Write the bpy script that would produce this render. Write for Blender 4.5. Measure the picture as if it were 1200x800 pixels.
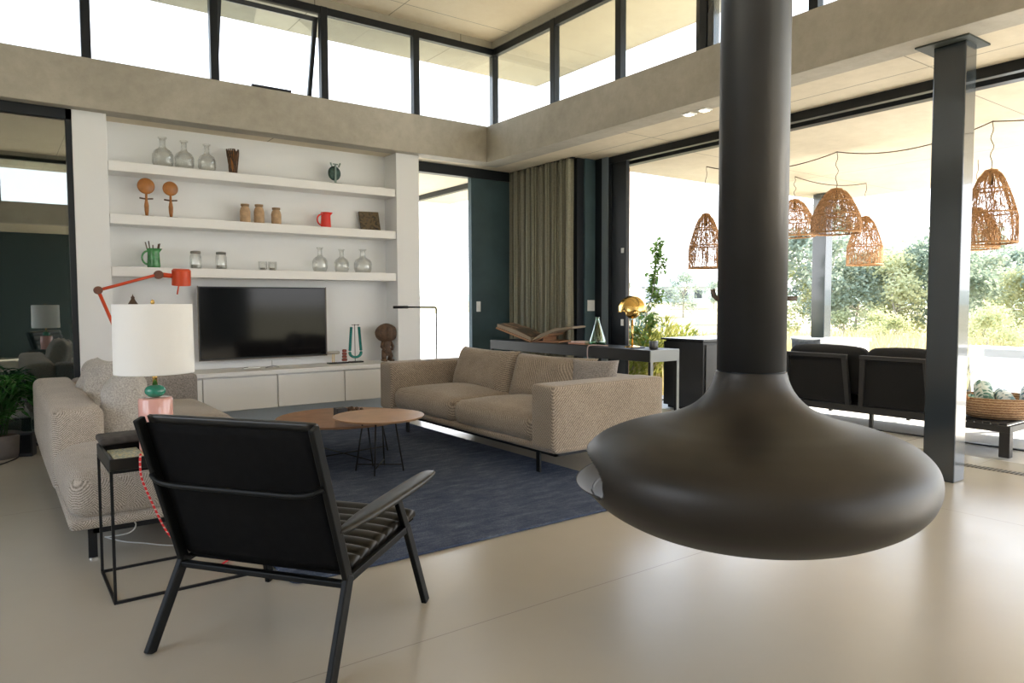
import bpy, bmesh, math, random
from mathutils import Vector, Matrix, Euler, noise
random.seed(7)
PI = math.pi
for o in list(bpy.data.objects): bpy.data.objects.remove(o)
S = bpy.context.scene; C = S.collection

# ------------------------------------------------------------------ camera
cam_d = bpy.data.cameras.new('camera'); cam = bpy.data.objects.new('camera', cam_d); C.objects.link(cam)
cam_d.sensor_width = 36; cam_d.lens = 36*834.875/1200; cam_d.clip_start = .05; cam_d.clip_end = 2000
R_ = Vector((0.8080615615, -0.5890861556, -0.0037435395)); U_ = Vector((0.0343621479, 0.0407894826, 0.9985767176)); F_ = Vector((0.5880950226, 0.8070400978, -0.0532026786))
cam.matrix_world = Matrix(((R_.x, U_.x, -F_.x, 0), (R_.y, U_.y, -F_.y, 0), (R_.z, U_.z, -F_.z, 1.3), (0, 0, 0, 1)))
S.camera = cam

# ------------------------------------------------------------------ sky, sun, exposure
S.view_settings.view_transform = 'Standard'; S.view_settings.look = 'None'; S.view_settings.gamma = 1
S.view_settings.exposure = 1.78; S.view_settings.use_curve_mapping = False
wd = bpy.data.worlds.new('sky'); S.world = wd; wd.use_nodes = True; wn = wd.node_tree; wn.nodes.clear()
wo = wn.nodes.new('ShaderNodeOutputWorld'); wb = wn.nodes.new('ShaderNodeBackground'); wt = wn.nodes.new('ShaderNodeTexCoord')
ws = wn.nodes.new('ShaderNodeSeparateXYZ'); wr = wn.nodes.new('ShaderNodeValToRGB')
wn.links.new(wt.outputs['Generated'], ws.inputs[0]); wn.links.new(ws.outputs['Z'], wr.inputs[0]); wn.links.new(wr.outputs[0], wb.inputs[0]); wn.links.new(wb.outputs[0], wo.inputs[0])
wr.color_ramp.elements[0].position = 0; wr.color_ramp.elements[0].color = (1, 1, 1, 1)
wr.color_ramp.elements[1].position = .8; wr.color_ramp.elements[1].color = (.46, .68, 1, 1)
wb.inputs[1].default_value = 1.35
sd = bpy.data.lights.new('sun', 'SUN'); sd.energy = 7.5; sd.angle = math.radians(1.5); sd.color = (1, .93, .8)
sun = bpy.data.objects.new('sun', sd); C.objects.link(sun)
sun.rotation_euler = Vector((.80, -.38, .58)).to_track_quat('Z', 'Y').to_euler()

# ------------------------------------------------------------------ node material helpers
def nmat(name):
    m = bpy.data.materials.new(name); m.use_nodes = True; nt = m.node_tree
    return m, nt, nt.nodes['Principled BSDF']
def N(nt, typ, **kw):
    n = nt.nodes.new(typ)
    for k, v in kw.items():
        if k[0] == '_': setattr(n, k[1:], v)
        else: n.inputs[k.replace('__', ' ')].default_value = v
    return n
def L(nt, a, b): nt.links.new(a, b)
def ramp(nt, fac, stops):
    r = nt.nodes.new('ShaderNodeValToRGB'); e = r.color_ramp.elements
    e[0].position, e[0].color = stops[0][0], (*stops[0][1], 1); e[1].position, e[1].color = stops[-1][0], (*stops[-1][1], 1)
    for p, c in stops[1:-1]:
        x = e.new(p); x.color = (*c, 1)
    L(nt, fac, r.inputs[0]); return r.outputs[0]
def bump(nt, b, h, strength, dist=.01, prev=None):
    n = N(nt, 'ShaderNodeBump', Strength=strength, Distance=dist); L(nt, h, n.inputs['Height'])
    if prev is not None: L(nt, prev, n.inputs['Normal'])
    L(nt, n.outputs[0], b.inputs['Normal']); return n.outputs[0]
def pbr(name, col, rough=.5, metal=0, spec=.5, var=0, vscale=8, bmp=0, bscale=60, bdist=.004, coat=0):
    m, nt, b = nmat(name)
    b.inputs['Base Color'].default_value = (*col, 1); b.inputs['Roughness'].default_value = rough; b.inputs['Metallic'].default_value = metal
    b.inputs['Specular IOR Level'].default_value = spec; b.inputs['Coat Weight'].default_value = coat
    tc = N(nt, 'ShaderNodeTexCoord')
    if var:
        n = N(nt, 'ShaderNodeTexNoise', Scale=vscale, Detail=5); L(nt, tc.outputs['Object'], n.inputs[0])
        lo = tuple(c*(1-var) for c in col); hi = tuple(min(1, c*(1+var)) for c in col)
        L(nt, ramp(nt, n.outputs[0], [(.3, lo), (.7, hi)]), b.inputs['Base Color'])
    if bmp:
        n = N(nt, 'ShaderNodeTexNoise', Scale=bscale, Detail=3); L(nt, tc.outputs['Object'], n.inputs[0]); bump(nt, b, n.outputs[0], bmp, bdist)
    return m
def seam(nt, comp, spacing, offset, width):
    """1 where the coordinate lies on a joint line"""
    a = N(nt, 'ShaderNodeMath', _operation='SUBTRACT'); L(nt, comp, a.inputs[0]); a.inputs[1].default_value = offset-width/2
    d = N(nt, 'ShaderNodeMath', _operation='DIVIDE'); L(nt, a.outputs[0], d.inputs[0]); d.inputs[1].default_value = spacing
    fr = N(nt, 'ShaderNodeMath', _operation='FRACT'); L(nt, d.outputs[0], fr.inputs[0])
    lt = N(nt, 'ShaderNodeMath', _operation='LESS_THAN'); L(nt, fr.outputs[0], lt.inputs[0]); lt.inputs[1].default_value = width/spacing
    return lt.outputs[0]
def concrete(name, lo, hi, rough=.75, seams=(), seamcol=.45, big=.8, pits=True):
    m, nt, b = nmat(name); tc = N(nt, 'ShaderNodeTexCoord'); b.inputs['Roughness'].default_value = rough
    n1 = N(nt, 'ShaderNodeTexNoise', Scale=big, Detail=8, Roughness=.65, Distortion=.6); L(nt, tc.outputs['Object'], n1.inputs[0])
    n2 = N(nt, 'ShaderNodeTexNoise', Scale=9, Detail=6, Roughness=.7); L(nt, tc.outputs['Object'], n2.inputs[0])
    mx = N(nt, 'ShaderNodeMix', _data_type='FLOAT'); mx.inputs[0].default_value = .35
    L(nt, n1.outputs[0], mx.inputs[2]); L(nt, n2.outputs[0], mx.inputs[3])
    mid = tuple((a+c)/2 for a, c in zip(lo, hi))
    col = ramp(nt, mx.outputs[0], [(.33, lo), (.5, mid), (.66, hi)])
    if pits:
        v = N(nt, 'ShaderNodeTexVoronoi', Scale=14); L(nt, tc.outputs['Object'], v.inputs[0])
        pc = ramp(nt, v.outputs['Distance'], [(.035, (.6, .6, .6)), (.07, (1, 1, 1))])
        mm = N(nt, 'ShaderNodeMix', _data_type='RGBA', _blend_type='MULTIPLY'); mm.inputs[0].default_value = .6
        L(nt, col, mm.inputs[6]); L(nt, pc, mm.inputs[7]); col = mm.outputs[2]
    if seams:
        sp = N(nt, 'ShaderNodeSeparateXYZ'); L(nt, tc.outputs['Object'], sp.inputs[0])
        for ax, spacing, off, w in seams:
            s = seam(nt, sp.outputs[ax], spacing, off, w)
            mm = N(nt, 'ShaderNodeMix', _data_type='RGBA'); L(nt, s, mm.inputs[0]); L(nt, col, mm.inputs[6])
            mm.inputs[7].default_value = (*(c*seamcol for c in lo), 1); col = mm.outputs[2]
    L(nt, col, b.inputs['Base Color'])
    bump(nt, b, n2.outputs[0], .15, .01)
    return m
def fabric(name, lo, hi, scale=330, herring=0, b_str=.5, stripe=None):
    m, nt, b = nmat(name); tc = N(nt, 'ShaderNodeTexCoord'); b.inputs['Roughness'].default_value = .95; b.inputs['Specular IOR Level'].default_value = .15
    b.inputs['Sheen Weight'].default_value = .25
    n = N(nt, 'ShaderNodeTexNoise', Scale=scale, Detail=2); L(nt, tc.outputs['Object'], n.inputs[0])
    n3 = N(nt, 'ShaderNodeTexNoise', Scale=3, Detail=3); L(nt, tc.outputs['Object'], n3.inputs[0])
    sp = N(nt, 'ShaderNodeSeparateXYZ'); L(nt, tc.outputs['Object'], sp.inputs[0])
    u = N(nt, 'ShaderNodeMath', _operation='ADD'); L(nt, sp.outputs[0], u.inputs[0]); L(nt, sp.outputs[1], u.inputs[1])
    d = N(nt, 'ShaderNodeMath', _operation='SUBTRACT'); L(nt, sp.outputs[0], d.inputs[0]); L(nt, sp.outputs[1], d.inputs[1])
    ge = N(nt, 'ShaderNodeNewGeometry'); gs = N(nt, 'ShaderNodeSeparateXYZ'); L(nt, ge.outputs['Normal'], gs.inputs[0]); ab = N(nt, 'ShaderNodeMath', _operation='ABSOLUTE'); L(nt, gs.outputs[2], ab.inputs[0])
    gt_ = N(nt, 'ShaderNodeMath', _operation='GREATER_THAN'); L(nt, ab.outputs[0], gt_.inputs[0]); gt_.inputs[1].default_value = .62
    v = N(nt, 'ShaderNodeMix', _data_type='FLOAT'); L(nt, gt_.outputs[0], v.inputs[0]); L(nt, sp.outputs[2], v.inputs[2]); L(nt, d.outputs[0], v.inputs[3])
    pp = N(nt, 'ShaderNodeMath', _operation='PINGPONG'); L(nt, u.outputs[0], pp.inputs[0]); pp.inputs[1].default_value = .045 if herring else 10
    s = N(nt, 'ShaderNodeMath', _operation='MULTIPLY_ADD'); L(nt, pp.outputs[0], s.inputs[0]); s.inputs[1].default_value = 1.0; L(nt, v.outputs[0], s.inputs[2])
    f = N(nt, 'ShaderNodeMath', _operation='MULTIPLY'); L(nt, s.outputs[0], f.inputs[0]); f.inputs[1].default_value = 500 if herring else 260
    sn = N(nt, 'ShaderNodeMath', _operation='SINE'); L(nt, f.outputs[0], sn.inputs[0])
    mr = N(nt, 'ShaderNodeMapRange'); L(nt, sn.outputs[0], mr.inputs[0]); mr.inputs[1].default_value = -1; mr.inputs[2].default_value = 1
    mx = N(nt, 'ShaderNodeMix', _data_type='FLOAT'); mx.inputs[0].default_value = .32 if herring else (.25 if stripe is None else stripe)
    L(nt, n.outputs[0], mx.inputs[2]); L(nt, mr.outputs[0], mx.inputs[3])
    m2 = N(nt, 'ShaderNodeMix', _data_type='FLOAT'); m2.inputs[0].default_value = .15; L(nt, mx.outputs[0], m2.inputs[2]); L(nt, n3.outputs[0], m2.inputs[3])
    L(nt, ramp(nt, m2.outputs[0], [(.28, lo), (.7, hi)]), b.inputs['Base Color'])
    bump(nt, b, mx.outputs[0], b_str, .004)
    return m
def thin_glass(name, tint=(1, 1, 1), base=.05, edge=.5, rough=0):
    m = bpy.data.materials.new(name); m.use_nodes = True; nt = m.node_tree; nt.nodes.clear()
    o = N(nt, 'ShaderNodeOutputMaterial'); t = N(nt, 'ShaderNodeBsdfTransparent'); g = N(nt, 'ShaderNodeBsdfGlossy', Roughness=rough); mx = N(nt, 'ShaderNodeMixShader')
    t.inputs[0].default_value = (*tint, 1)
    lw = N(nt, 'ShaderNodeLayerWeight', Blend=.35); mr = N(nt, 'ShaderNodeMapRange'); L(nt, lw.outputs['Facing'], mr.inputs[0]); mr.inputs[3].default_value = base; mr.inputs[4].default_value = edge
    L(nt, mr.outputs[0], mx.inputs[0]); L(nt, t.outputs[0], mx.inputs[1]); L(nt, g.outputs[0], mx.inputs[2]); L(nt, mx.outputs[0], o.inputs[0])
    return m
def leafmat(name, lo, hi, trans=.35, scale=3):
    m = bpy.data.materials.new(name); m.use_nodes = True; nt = m.node_tree; nt.nodes.clear()
    o = N(nt, 'ShaderNodeOutputMaterial'); a = N(nt, 'ShaderNodeBsdfDiffuse'); t = N(nt, 'ShaderNodeBsdfTranslucent'); mx = N(nt, 'ShaderNodeMixShader'); mx.inputs[0].default_value = trans
    tc = N(nt, 'ShaderNodeTexCoord'); n = N(nt, 'ShaderNodeTexNoise', Scale=scale, Detail=3); L(nt, tc.outputs['Object'], n.inputs[0])
    oi = N(nt, 'ShaderNodeObjectInfo'); ad = N(nt, 'ShaderNodeMath', _operation='MULTIPLY_ADD'); L(nt, oi.outputs['Random'], ad.inputs[0]); ad.inputs[1].default_value = .3; L(nt, n.outputs[0], ad.inputs[2])
    c = ramp(nt, ad.outputs[0], [(.4, lo), (.9, hi)]); L(nt, c, a.inputs[0]); L(nt, c, t.inputs[0])
    L(nt, a.outputs[0], mx.inputs[1]); L(nt, t.outputs[0], mx.inputs[2]); L(nt, mx.outputs[0], o.inputs[0]); return m
def emis(name, col, s):
    m, nt, b = nmat(name); b.inputs['Emission Color'].default_value = (*col, 1); b.inputs['Emission Strength'].default_value = s; b.inputs['Base Color'].default_value = (*col, 1); return m

# ------------------------------------------------------------------ mesh helpers
class MB:
    def __init__(s): s.bm = bmesh.new()
    def box(s, x0, x1, y0, y1, z0, z1, M=None):
        vs = [s.bm.verts.new((x, y, z)) for x in (x0, x1) for y in (y0, y1) for z in (z0, z1)]
        if M is not None:
            for v in vs: v.co = M @ v.co
        for f in ((0, 1, 3, 2), (4, 6, 7, 5), (0, 4, 5, 1), (2, 3, 7, 6), (0, 2, 6, 4), (1, 5, 7, 3)): s.bm.faces.new([vs[i] for i in f])
        return s
    def tube(s, pts, r, n=10, cap=True, closed=False):
        pts = [Vector(p) for p in pts]; rr = r if isinstance(r, (list, tuple)) else [r]*len(pts); rings = []; prev = None
        for i, p in enumerate(pts):
            if closed: t = pts[(i+1) % len(pts)]-pts[i-1]
            else: t = (pts[min(i+1, len(pts)-1)]-pts[max(i-1, 0)])
            t.normalize()
            if prev is None: a = t.orthogonal().normalized()
            else: a = (prev-t*prev.dot(t)).normalized()
            prev = a; b = t.cross(a)
            rings.append([s.bm.verts.new(p+(a*math.cos(2*PI*k/n)+b*math.sin(2*PI*k/n))*rr[i]) for k in range(n)])
        m = len(rings)
        for i in range(m if closed else m-1):
            A, B = rings[i], rings[(i+1) % m]
            for k in range(n): s.bm.faces.new((A[k], A[(k+1) % n], B[(k+1) % n], B[k]))
        if cap and not closed: s.bm.faces.new(rings[0][::-1]); s.bm.faces.new(rings[-1])
        return s
    def bar(s, a, b, w, d, up=(0, 0, 1)):
        """rectangular bar from a to b; w across, d along 'up'"""
        a, b = Vector(a), Vector(b); t = (b-a).normalized(); up = Vector(up); x = t.cross(up).normalized(); y = x.cross(t).normalized()
        vs = [s.bm.verts.new(p+x*i*w/2+y*j*d/2) for p in (a, b) for i, j in ((-1, -1), (1, -1), (1, 1), (-1, 1))]
        for f in ((3, 2, 1, 0), (4, 5, 6, 7), (0, 1, 5, 4), (1, 2, 6, 5), (2, 3, 7, 6), (3, 0, 4, 7)): s.bm.faces.new([vs[i] for i in f])
        return s
    def lathe(s, prof, n=32, M=None, cx=0, cy=0):
        rings = []
        for r, z in prof:
            if r < 1e-5: rings.append([s.bm.verts.new((cx, cy, z))])
            else: rings.append([s.bm.verts.new((cx+r*math.cos(2*PI*k/n), cy+r*math.sin(2*PI*k/n), z)) for k in range(n)])
        if M is not None:
            for R in rings:
                for v in R: v.co = M @ v.co
        for A, B in zip(rings, rings[1:]):
            for k in range(n):
                q = [A[k % len(A)], A[(k+1) % len(A)], B[(k+1) % len(B)], B[k % len(B)]]; u = []
                for v in q:
                    if v not in u: u.append(v)
                if len(u) > 2:
                    try: s.bm.faces.new(u)
                    except ValueError: pass
        return s
    def poly(s, pts):
        s.bm.faces.new([s.bm.verts.new(p) for p in pts]); return s
    def prism(s, pts, axis, a, b):
        def P(p, v):
            q = list(p); q.insert(axis, v); return q
        A = [s.bm.verts.new(P(p, a)) for p in pts]; B = [s.bm.verts.new(P(p, b)) for p in pts]
        s.bm.faces.new(A); s.bm.faces.new(B[::-1])
        for i in range(len(A)): s.bm.faces.new((A[i-1], A[i], B[i], B[i-1]))
        return s
    def soft(s, cx, cy, cz, sx, sy, sz, r=.05, puff=0, puffside=0, nz=0, M=None, seg=14, seed=0):
        """rounded, puffed cushion block"""
        hx, hy, hz = sx/2, sy/2, sz/2
        bm2 = bmesh.new(); bmesh.ops.create_cube(bm2, size=2); bmesh.ops.subdivide_edges(bm2, edges=bm2.edges[:], cuts=seg, use_grid_fill=True)
        mp = {}
        for v in bm2.verts:
            p = Vector((math.sin(v.co.x*PI/2)*hx, math.sin(v.co.y*PI/2)*hy, math.sin(v.co.z*PI/2)*hz))
            rr = min(r, hx*.98, hy*.98, hz*.98)
            q = Vector((max(-hx+rr, min(hx-rr, p.x)), max(-hy+rr, min(hy-rr, p.y)), max(-hz+rr, min(hz-rr, p.z))))
            d = p-q; w = q+d.normalized()*rr if d.length > 1e-6 else p
            fx, fy, fz = 1-(w.x/hx)**2, 1-(w.y/hy)**2, 1-(w.z/hz)**2
            w = w+Vector((0, 0, puff*fx*fy*(1 if w.z > 0 else .3)*abs(w.z)/hz)) + Vector((puffside*fy*fz*w.x/hx, puffside*fx*fz*w.y/hy, 0))
            if nz: w += Vector((noise.noise(w*7+Vector((seed, 0, 0))), noise.noise(w*7+Vector((0, seed, 5))), noise.noise(w*7+Vector((9, 0, seed)))))*nz
            w += Vector((cx, cy, cz))
            if M is not None: w = M @ w
            mp[v] = s.bm.verts.new(w)
        for f in bm2.faces: s.bm.faces.new([mp[v] for v in f.verts])
        bm2.free(); return s
    def pillow(s, w, h, t, M, n=22, seed=0, wr=.006):
        """square pillow in local XZ plane, thickness along Y"""
        G = {}
        for side in (-1, 1):
            for i in range(n+1):
                for j in range(n+1):
                    u, v = -1+2*i/n, -1+2*j/n
                    edge = i in (0, n) or j in (0, n)
                    if edge and side == 1: G[(1, i, j)] = G[(-1, i, j)]; continue
                    k = max(0, (1-u**4))**.55*max(0, (1-v**4))**.55
                    pin = 1-.07*(1-abs(u)**2)*(abs(v)**3); pin2 = 1-.07*(1-abs(v)**2)*(abs(u)**3)
                    p = Vector((u*w/2*pin2, side*t/2*k, v*h/2*pin))
                    p += Vector((0, side, 0))*noise.noise(p*9+Vector((seed, seed, 0)))*wr*2*k
                    G[(side, i, j)] = s.bm.verts.new(M @ p)
            for i in range(n):
                for j in range(n):
                    q = [G[(side, i, j)], G[(side, i+1, j)], G[(side, i+1, j+1)], G[(side, i, j+1)]]
                    s.bm.faces.new(q if side == -1 else q[::-1])
        return s
    def build(s, name, mat, parent=None, smooth=False, bevel=0, world=True, sub=0, solid=0, seg=2):
        """world=True: coordinates given in world space and moved under the parent's (unrotated) origin"""
        bmesh.ops.recalc_face_normals(s.bm, faces=s.bm.faces[:])
        me = bpy.data.meshes.new(name); o = bpy.data.objects.new(name, me); C.objects.link(o)
        if parent is not None:
            o.parent = parent
            if world:
                off = Vector((0, 0, 0)); q = parent
                while q is not None: off += q.location; q = q.parent
                bmesh.ops.translate(s.bm, verts=s.bm.verts[:], vec=-off)
        s.bm.to_mesh(me); s.bm.free(); me.materials.append(mat)
        if smooth:
            for f in me.polygons: f.use_smooth = True
        if solid: md = o.modifiers.new('solid', 'SOLIDIFY'); md.thickness = solid; md.offset = 0
        if bevel: md = o.modifiers.new('bevel', 'BEVEL'); md.width = bevel; md.segments = seg; md.limit_method = 'ANGLE'; md.angle_limit = math.radians(40)
        if sub: md = o.modifiers.new('sub', 'SUBSURF'); md.levels = sub; md.render_levels = sub
        return o
def thing(name, label, cat, loc, rz=0, group=None):
    o = bpy.data.objects.new(name, None); C.objects.link(o); o.location = loc; o.rotation_euler = (0, 0, rz); o.empty_display_size = .1
    o['label'] = label; o['category'] = cat
    if group: o['group'] = group
    return o
def tag(o, label, cat, group=None, kind=None):
    o['label'] = label; o['category'] = cat
    if group: o['group'] = group
    if kind: o['kind'] = kind
    return o
def struct(o): o['kind'] = 'structure'; return o
def dup(root, loc, rz=None, label=None, scale=None):
    r = root.copy(); C.objects.link(r); r.location = loc
    if rz is not None: r.rotation_euler = (0, 0, rz)
    if scale: r.scale = scale
    if label: r['label'] = label
    for ch in list(root.children):
        c = ch.copy(); C.objects.link(c); c.parent = r
        for g in list(ch.children):
            d = g.copy(); C.objects.link(d); d.parent = c
    return r
def smoothpts(pts, n=6):
    pts = [Vector(p) for p in pts]; out = []
    for i in range(len(pts)-1):
        p0, p1, p2, p3 = pts[max(i-1, 0)], pts[i], pts[i+1], pts[min(i+2, len(pts)-1)]
        for k in range(n):
            t = k/n; out.append(.5*((2*p1)+(-p0+p2)*t+(2*p0-5*p1+4*p2-p3)*t*t+(-p0+3*p1-3*p2+p3)*t**3))
    return out+[pts[-1]]
def arc(c, r, a0, a1, n, z=None, plane='xy'):
    out = []
    for i in range(n+1):
        a = a0+(a1-a0)*i/n; out.append((c[0]+r*math.cos(a), c[1]+r*math.sin(a)))
    return out
def T(x, y, z): return Matrix.Translation((x, y, z))
def RX(a): return Matrix.Rotation(a, 4, 'X')
def RY(a): return Matrix.Rotation(a, 4, 'Y')
def RZ(a): return Matrix.Rotation(a, 4, 'Z')

# ------------------------------------------------------------------ materials
m_beam = concrete('concrete_beam', (.33, .30, .24), (.50, .46, .38), seams=())
m_ceil = concrete('ceiling_board', (.66, .55, .40), (.76, .66, .52), rough=.6, seams=((0, 2.6, 3.9, .012), (1, 3.2, 4.2, .012)), pits=False)
m_soffit = concrete('pale_concrete_soffit', (.60, .52, .38), (.74, .65, .50), seams=((0, 3.4, 5.97, .015), (1, 2.9, 2.65, .012)), pits=True, seamcol=.55)
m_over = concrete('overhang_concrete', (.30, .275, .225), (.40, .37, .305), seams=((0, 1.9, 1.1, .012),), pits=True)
m_white = pbr('white_paint', (.87, .875, .875), .6, bmp=.03, bscale=90)
m_shelf = pbr('white_shelf_lacquer', (.90, .89, .87), .4)
m_black = pbr('black_aluminium', (.007, .010, .014), .4, spec=.35)
m_steel = pbr('painted_column_steel', (.028, .038, .046), .16, spec=.8, coat=.6)
m_blackm = pbr('black_steel', (.006, .006, .007), .45, spec=.35)
m_green = pbr('blue_green_plaster', (.042, .078, .090), .6, var=.18, vscale=3)
m_fire = pbr('dark_bronze_steel', (.020, .0165, .0135), .44, var=.22, vscale=5, bmp=.06, bscale=240, bdist=.001)
m_pipe = pbr('flue_steel_sky_grey', (.030, .030, .030), .40, spec=.6, var=.15, vscale=5, bmp=.06, bscale=240, bdist=.001)  # greyer than the bowl: the sky's reflection is put into the colour
m_rust = pbr('inner_ash_steel', (.03, .028, .026), .8)
m_pane = thin_glass('window_glass', (.97, .99, .98), .04, .55)
m_mirrorpane = thin_glass('dark_door_glass', (.50, .62, .60), .30, .7)
m_clear = thin_glass('clear_glass', (.985, .99, .985), .03, .6)
m_greenglass = thin_glass('green_glass', (.55, .78, .66), .10, .7)
m_sofa = fabric('beige_boucle', (.12, .09, .065), (.54, .445, .35), 150)
m_sofa_l = fabric('beige_herringbone', (.17, .14, .115), (.64, .565, .485), 190, herring=1)
m_sofa_d = fabric('grey_textured_weave', (.16, .14, .13), (.42, .38, .35), 120, stripe=.05)
m_fur = fabric('pale_fur', (.30, .27, .24), (.66, .62, .57), 130, b_str=1, stripe=0)
m_leather = pbr('black_leather', (.006, .0055, .005), .38, var=.3, vscale=14, bmp=.12, bscale=260, bdist=.002)
m_leath2 = pbr('olive_black_leather', (.014, .012, .009), .36, var=.3, vscale=12, bmp=.12, bscale=240, bdist=.002)
m_sling = pbr('black_saddle_leather', (.006, .0058, .006), .85, spec=.12, var=.3, vscale=30, bmp=.2, bscale=400, bdist=.002)
m_chair = pbr('black_powder_coat', (.004, .0045, .0045), .45, spec=.22)
m_wood = pbr('warm_veneer', (.36, .19, .10), .42, var=.15, vscale=6)
m_wood2 = pbr('light_veneer', (.48, .28, .15), .38, var=.12, vscale=6)
m_shade = pbr('linen_shade', (.92, .90, .86), .9, bmp=.2, bscale=300)
m_pink = pbr('glossy_pink_lacquer', (.80, .42, .36), .12, coat=.4)
m_gball = pbr('green_ceramic', (.03, .26, .17), .15, coat=.5)
m_brass = pbr('brass', (.85, .56, .18), .18, metal=1)
m_orange = pbr('orange_red_enamel', (.72, .075, .015), .35)
m_tv = pbr('screen_glass', (.004, .004, .005), .08, spec=.28)
m_console = pbr('dark_oak_console', (.010, .0095, .009), .5, spec=.35)
m_red = pbr('red_enamel', (.75, .03, .015), .25)
m_jug = pbr('green_glaze', (.07, .26, .09), .2, var=.4, vscale=20)
m_tan = pbr('tan_stoneware', (.50, .33, .19), .7, var=.2, vscale=20)
m_rattan = pbr('woven_rattan', (.42, .22, .09), .7, var=.3, vscale=40)
m_carved = pbr('carved_dark_wood', (.10, .055, .03), .55, var=.4, vscale=25, bmp=.5, bscale=60)
m_discwood = pbr('polished_orange_wood', (.42, .16, .035), .3, var=.25, vscale=15)
m_basket = pbr('seagrass_basket', (.46, .27, .13), .85, var=.35, vscale=35, bmp=.8, bscale=70, bdist=.02)
m_bark = pbr('pale_bark', (.42, .38, .32), .9, var=.3, vscale=5)
m_teal = pbr('teal_beads', (.01, .20, .17), .2)
m_plastic = pbr('white_plastic', (.8, .8, .78), .4)
m_outfr = pbr('charcoal_outdoor_aluminium', (.028, .027, .026), .5)
m_outcu = pbr('charcoal_outdoor_fabric', (.010, .0095, .009), .9, bmp=.2, bscale=200)
m_paver = concrete('terrace_screed', (.62, .60, .56), (.70, .68, .64), seams=((0, 1.2, 7.2, .01), (1, 1.2, 2.0, .01)), pits=False)

# floor: pale resin screed with joints
m_floor, nt, b = nmat('polished_screed')
tc = N(nt, 'ShaderNodeTexCoord'); n1 = N(nt, 'ShaderNodeTexNoise', Scale=.7, Detail=6, Roughness=.6); L(nt, tc.outputs['Object'], n1.inputs[0])
col = ramp(nt, n1.outputs[0], [(.2, (.47, .425, .355)), (.8, (.53, .485, .41))])
sp = N(nt, 'ShaderNodeSeparateXYZ'); L(nt, tc.outputs['Object'], sp.inputs[0])
for ax, spc, off, w in ((1, 3.0, 2.375, .005), (0, 6.0, -1.2, .005)):
    s_ = seam(nt, sp.outputs[ax], spc, off, w); mm = N(nt, 'ShaderNodeMix', _data_type='RGBA'); L(nt, s_, mm.inputs[0]); L(nt, col, mm.inputs[6]); mm.inputs[7].default_value = (.34, .31, .27, 1); col = mm.outputs[2]
L(nt, col, b.inputs['Base Color']); b.inputs['Roughness'].default_value = .30; b.inputs['Specular IOR Level'].default_value = .5
n2 = N(nt, 'ShaderNodeTexNoise', Scale=3, Detail=5); L(nt, tc.outputs['Object'], n2.inputs[0])
L(nt, ramp(nt, n2.outputs[0], [(.3, (.23, .23, .23)), (.7, (.27, .27, .27))]), b.inputs['Roughness'])
# rug
m_rug, nt, b = nmat('blue_wool_pile')
tc = N(nt, 'ShaderNodeTexCoord'); mpn = N(nt, 'ShaderNodeMapping'); mpn.inputs['Scale'].default_value = (2.2, 7, 1); L(nt, tc.outputs['Object'], mpn.inputs[0])
n1 = N(nt, 'ShaderNodeTexNoise', Scale=2.2, Detail=9, Roughness=.75); L(nt, mpn.outputs[0], n1.inputs[0])
n2 = N(nt, 'ShaderNodeTexNoise', Scale=160, Detail=2); L(nt, tc.outputs['Object'], n2.inputs[0])
mx = N(nt, 'ShaderNodeMix', _data_type='FLOAT'); mx.inputs[0].default_value = .35; L(nt, n1.outputs[0], mx.inputs[2]); L(nt, n2.outputs[0], mx.inputs[3])
L(nt, ramp(nt, mx.outputs[0], [(.34, (.045, .062, .112)), (.5, (.085, .108, .172)), (.64, (.17, .20, .27))]), b.inputs['Base Color'])
b.inputs['Roughness'].default_value = .97; b.inputs['Specular IOR Level'].default_value = .1; bump(nt, b, n2.outputs[0], .8, .01)

# ------------------------------------------------------------------ STRUCTURE
# floor of the room and of the terrace
struct(MB().box(-3.2, 6.33, -6, 7.9, -.2, 0).build('floor', m_floor))
struct(MB().box(.63, 6.33, 7.9, 8.2, -.2, 0).build('floor.001', m_floor))
struct(MB().box(6.33, 6.66, -6, 6.6, -.2, -.004).build('floor.002', m_floor))
struct(MB().box(6.66, 11.1, -8, 6.9, -.25, -.012).build('terrace_floor', m_paver))
struct(MB().prism([(11.1, -8), (24, -8), (24, 9.3), (11.1, 4.25)], 2, -.6, -.012).build('terrace_floor.002', m_paver))
struct(MB().box(4.0, 9.4, 8.2, 11.6, -.25, -.012).build('terrace_floor.001', m_paver))

# atrium ceiling and the slab soffit around it
struct(MB().box(-1.6, 5.50, -3.6, 7.92, 4.70, 4.84).build('ceiling', m_ceil))
so = MB()
so.box(5.30, 6.34, -6.5, 7.80, 3.13, 3.40)
so.box(-3.3, 6.34, 7.80, 8.28, 3.13, 3.40)
so.box(-3.3, -1.55, -6.5, 7.80, 3.13, 3.40)
so.box(-1.55, 5.30, -6.5, -3.53, 3.13, 3.40)
struct(so.build('ceiling.001', m_soffit))
# deep concrete beams round the atrium, their lower edge flush with the soffit
struct(MB().box(-1.52, 5.265, 7.76, 7.98, 3.128, 3.592).build('trim_1', m_beam, bevel=.006))
struct(MB().box(5.265, 5.56, -3.5, 7.98, 3.128, 3.592).build('trim_2', m_beam, bevel=.006))
struct(MB().box(-1.74, -1.52, -3.5, 7.98, 3.128, 3.592).build('trim_3', m_beam, bevel=.006))
struct(MB().box(-1.74, 5.49, -3.72, -3.5, 3.128, 3.592).build('trim_4', m_beam, bevel=.006))
# roof overhang outside the clerestory
oh = MB()
oh.box(-3.0, 6.83, 7.88, 8.72, 4.60, 4.82).box(5.50, 6.83, -5, 7.88, 4.60, 4.82).box(-3.0, -1.68, -5, 7.88, 4.56, 4.78).box(-1.68, 5.4, -5, -3.62, 4.56, 4.78)
struct(oh.build('roof_overhang', m_over))
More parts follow.
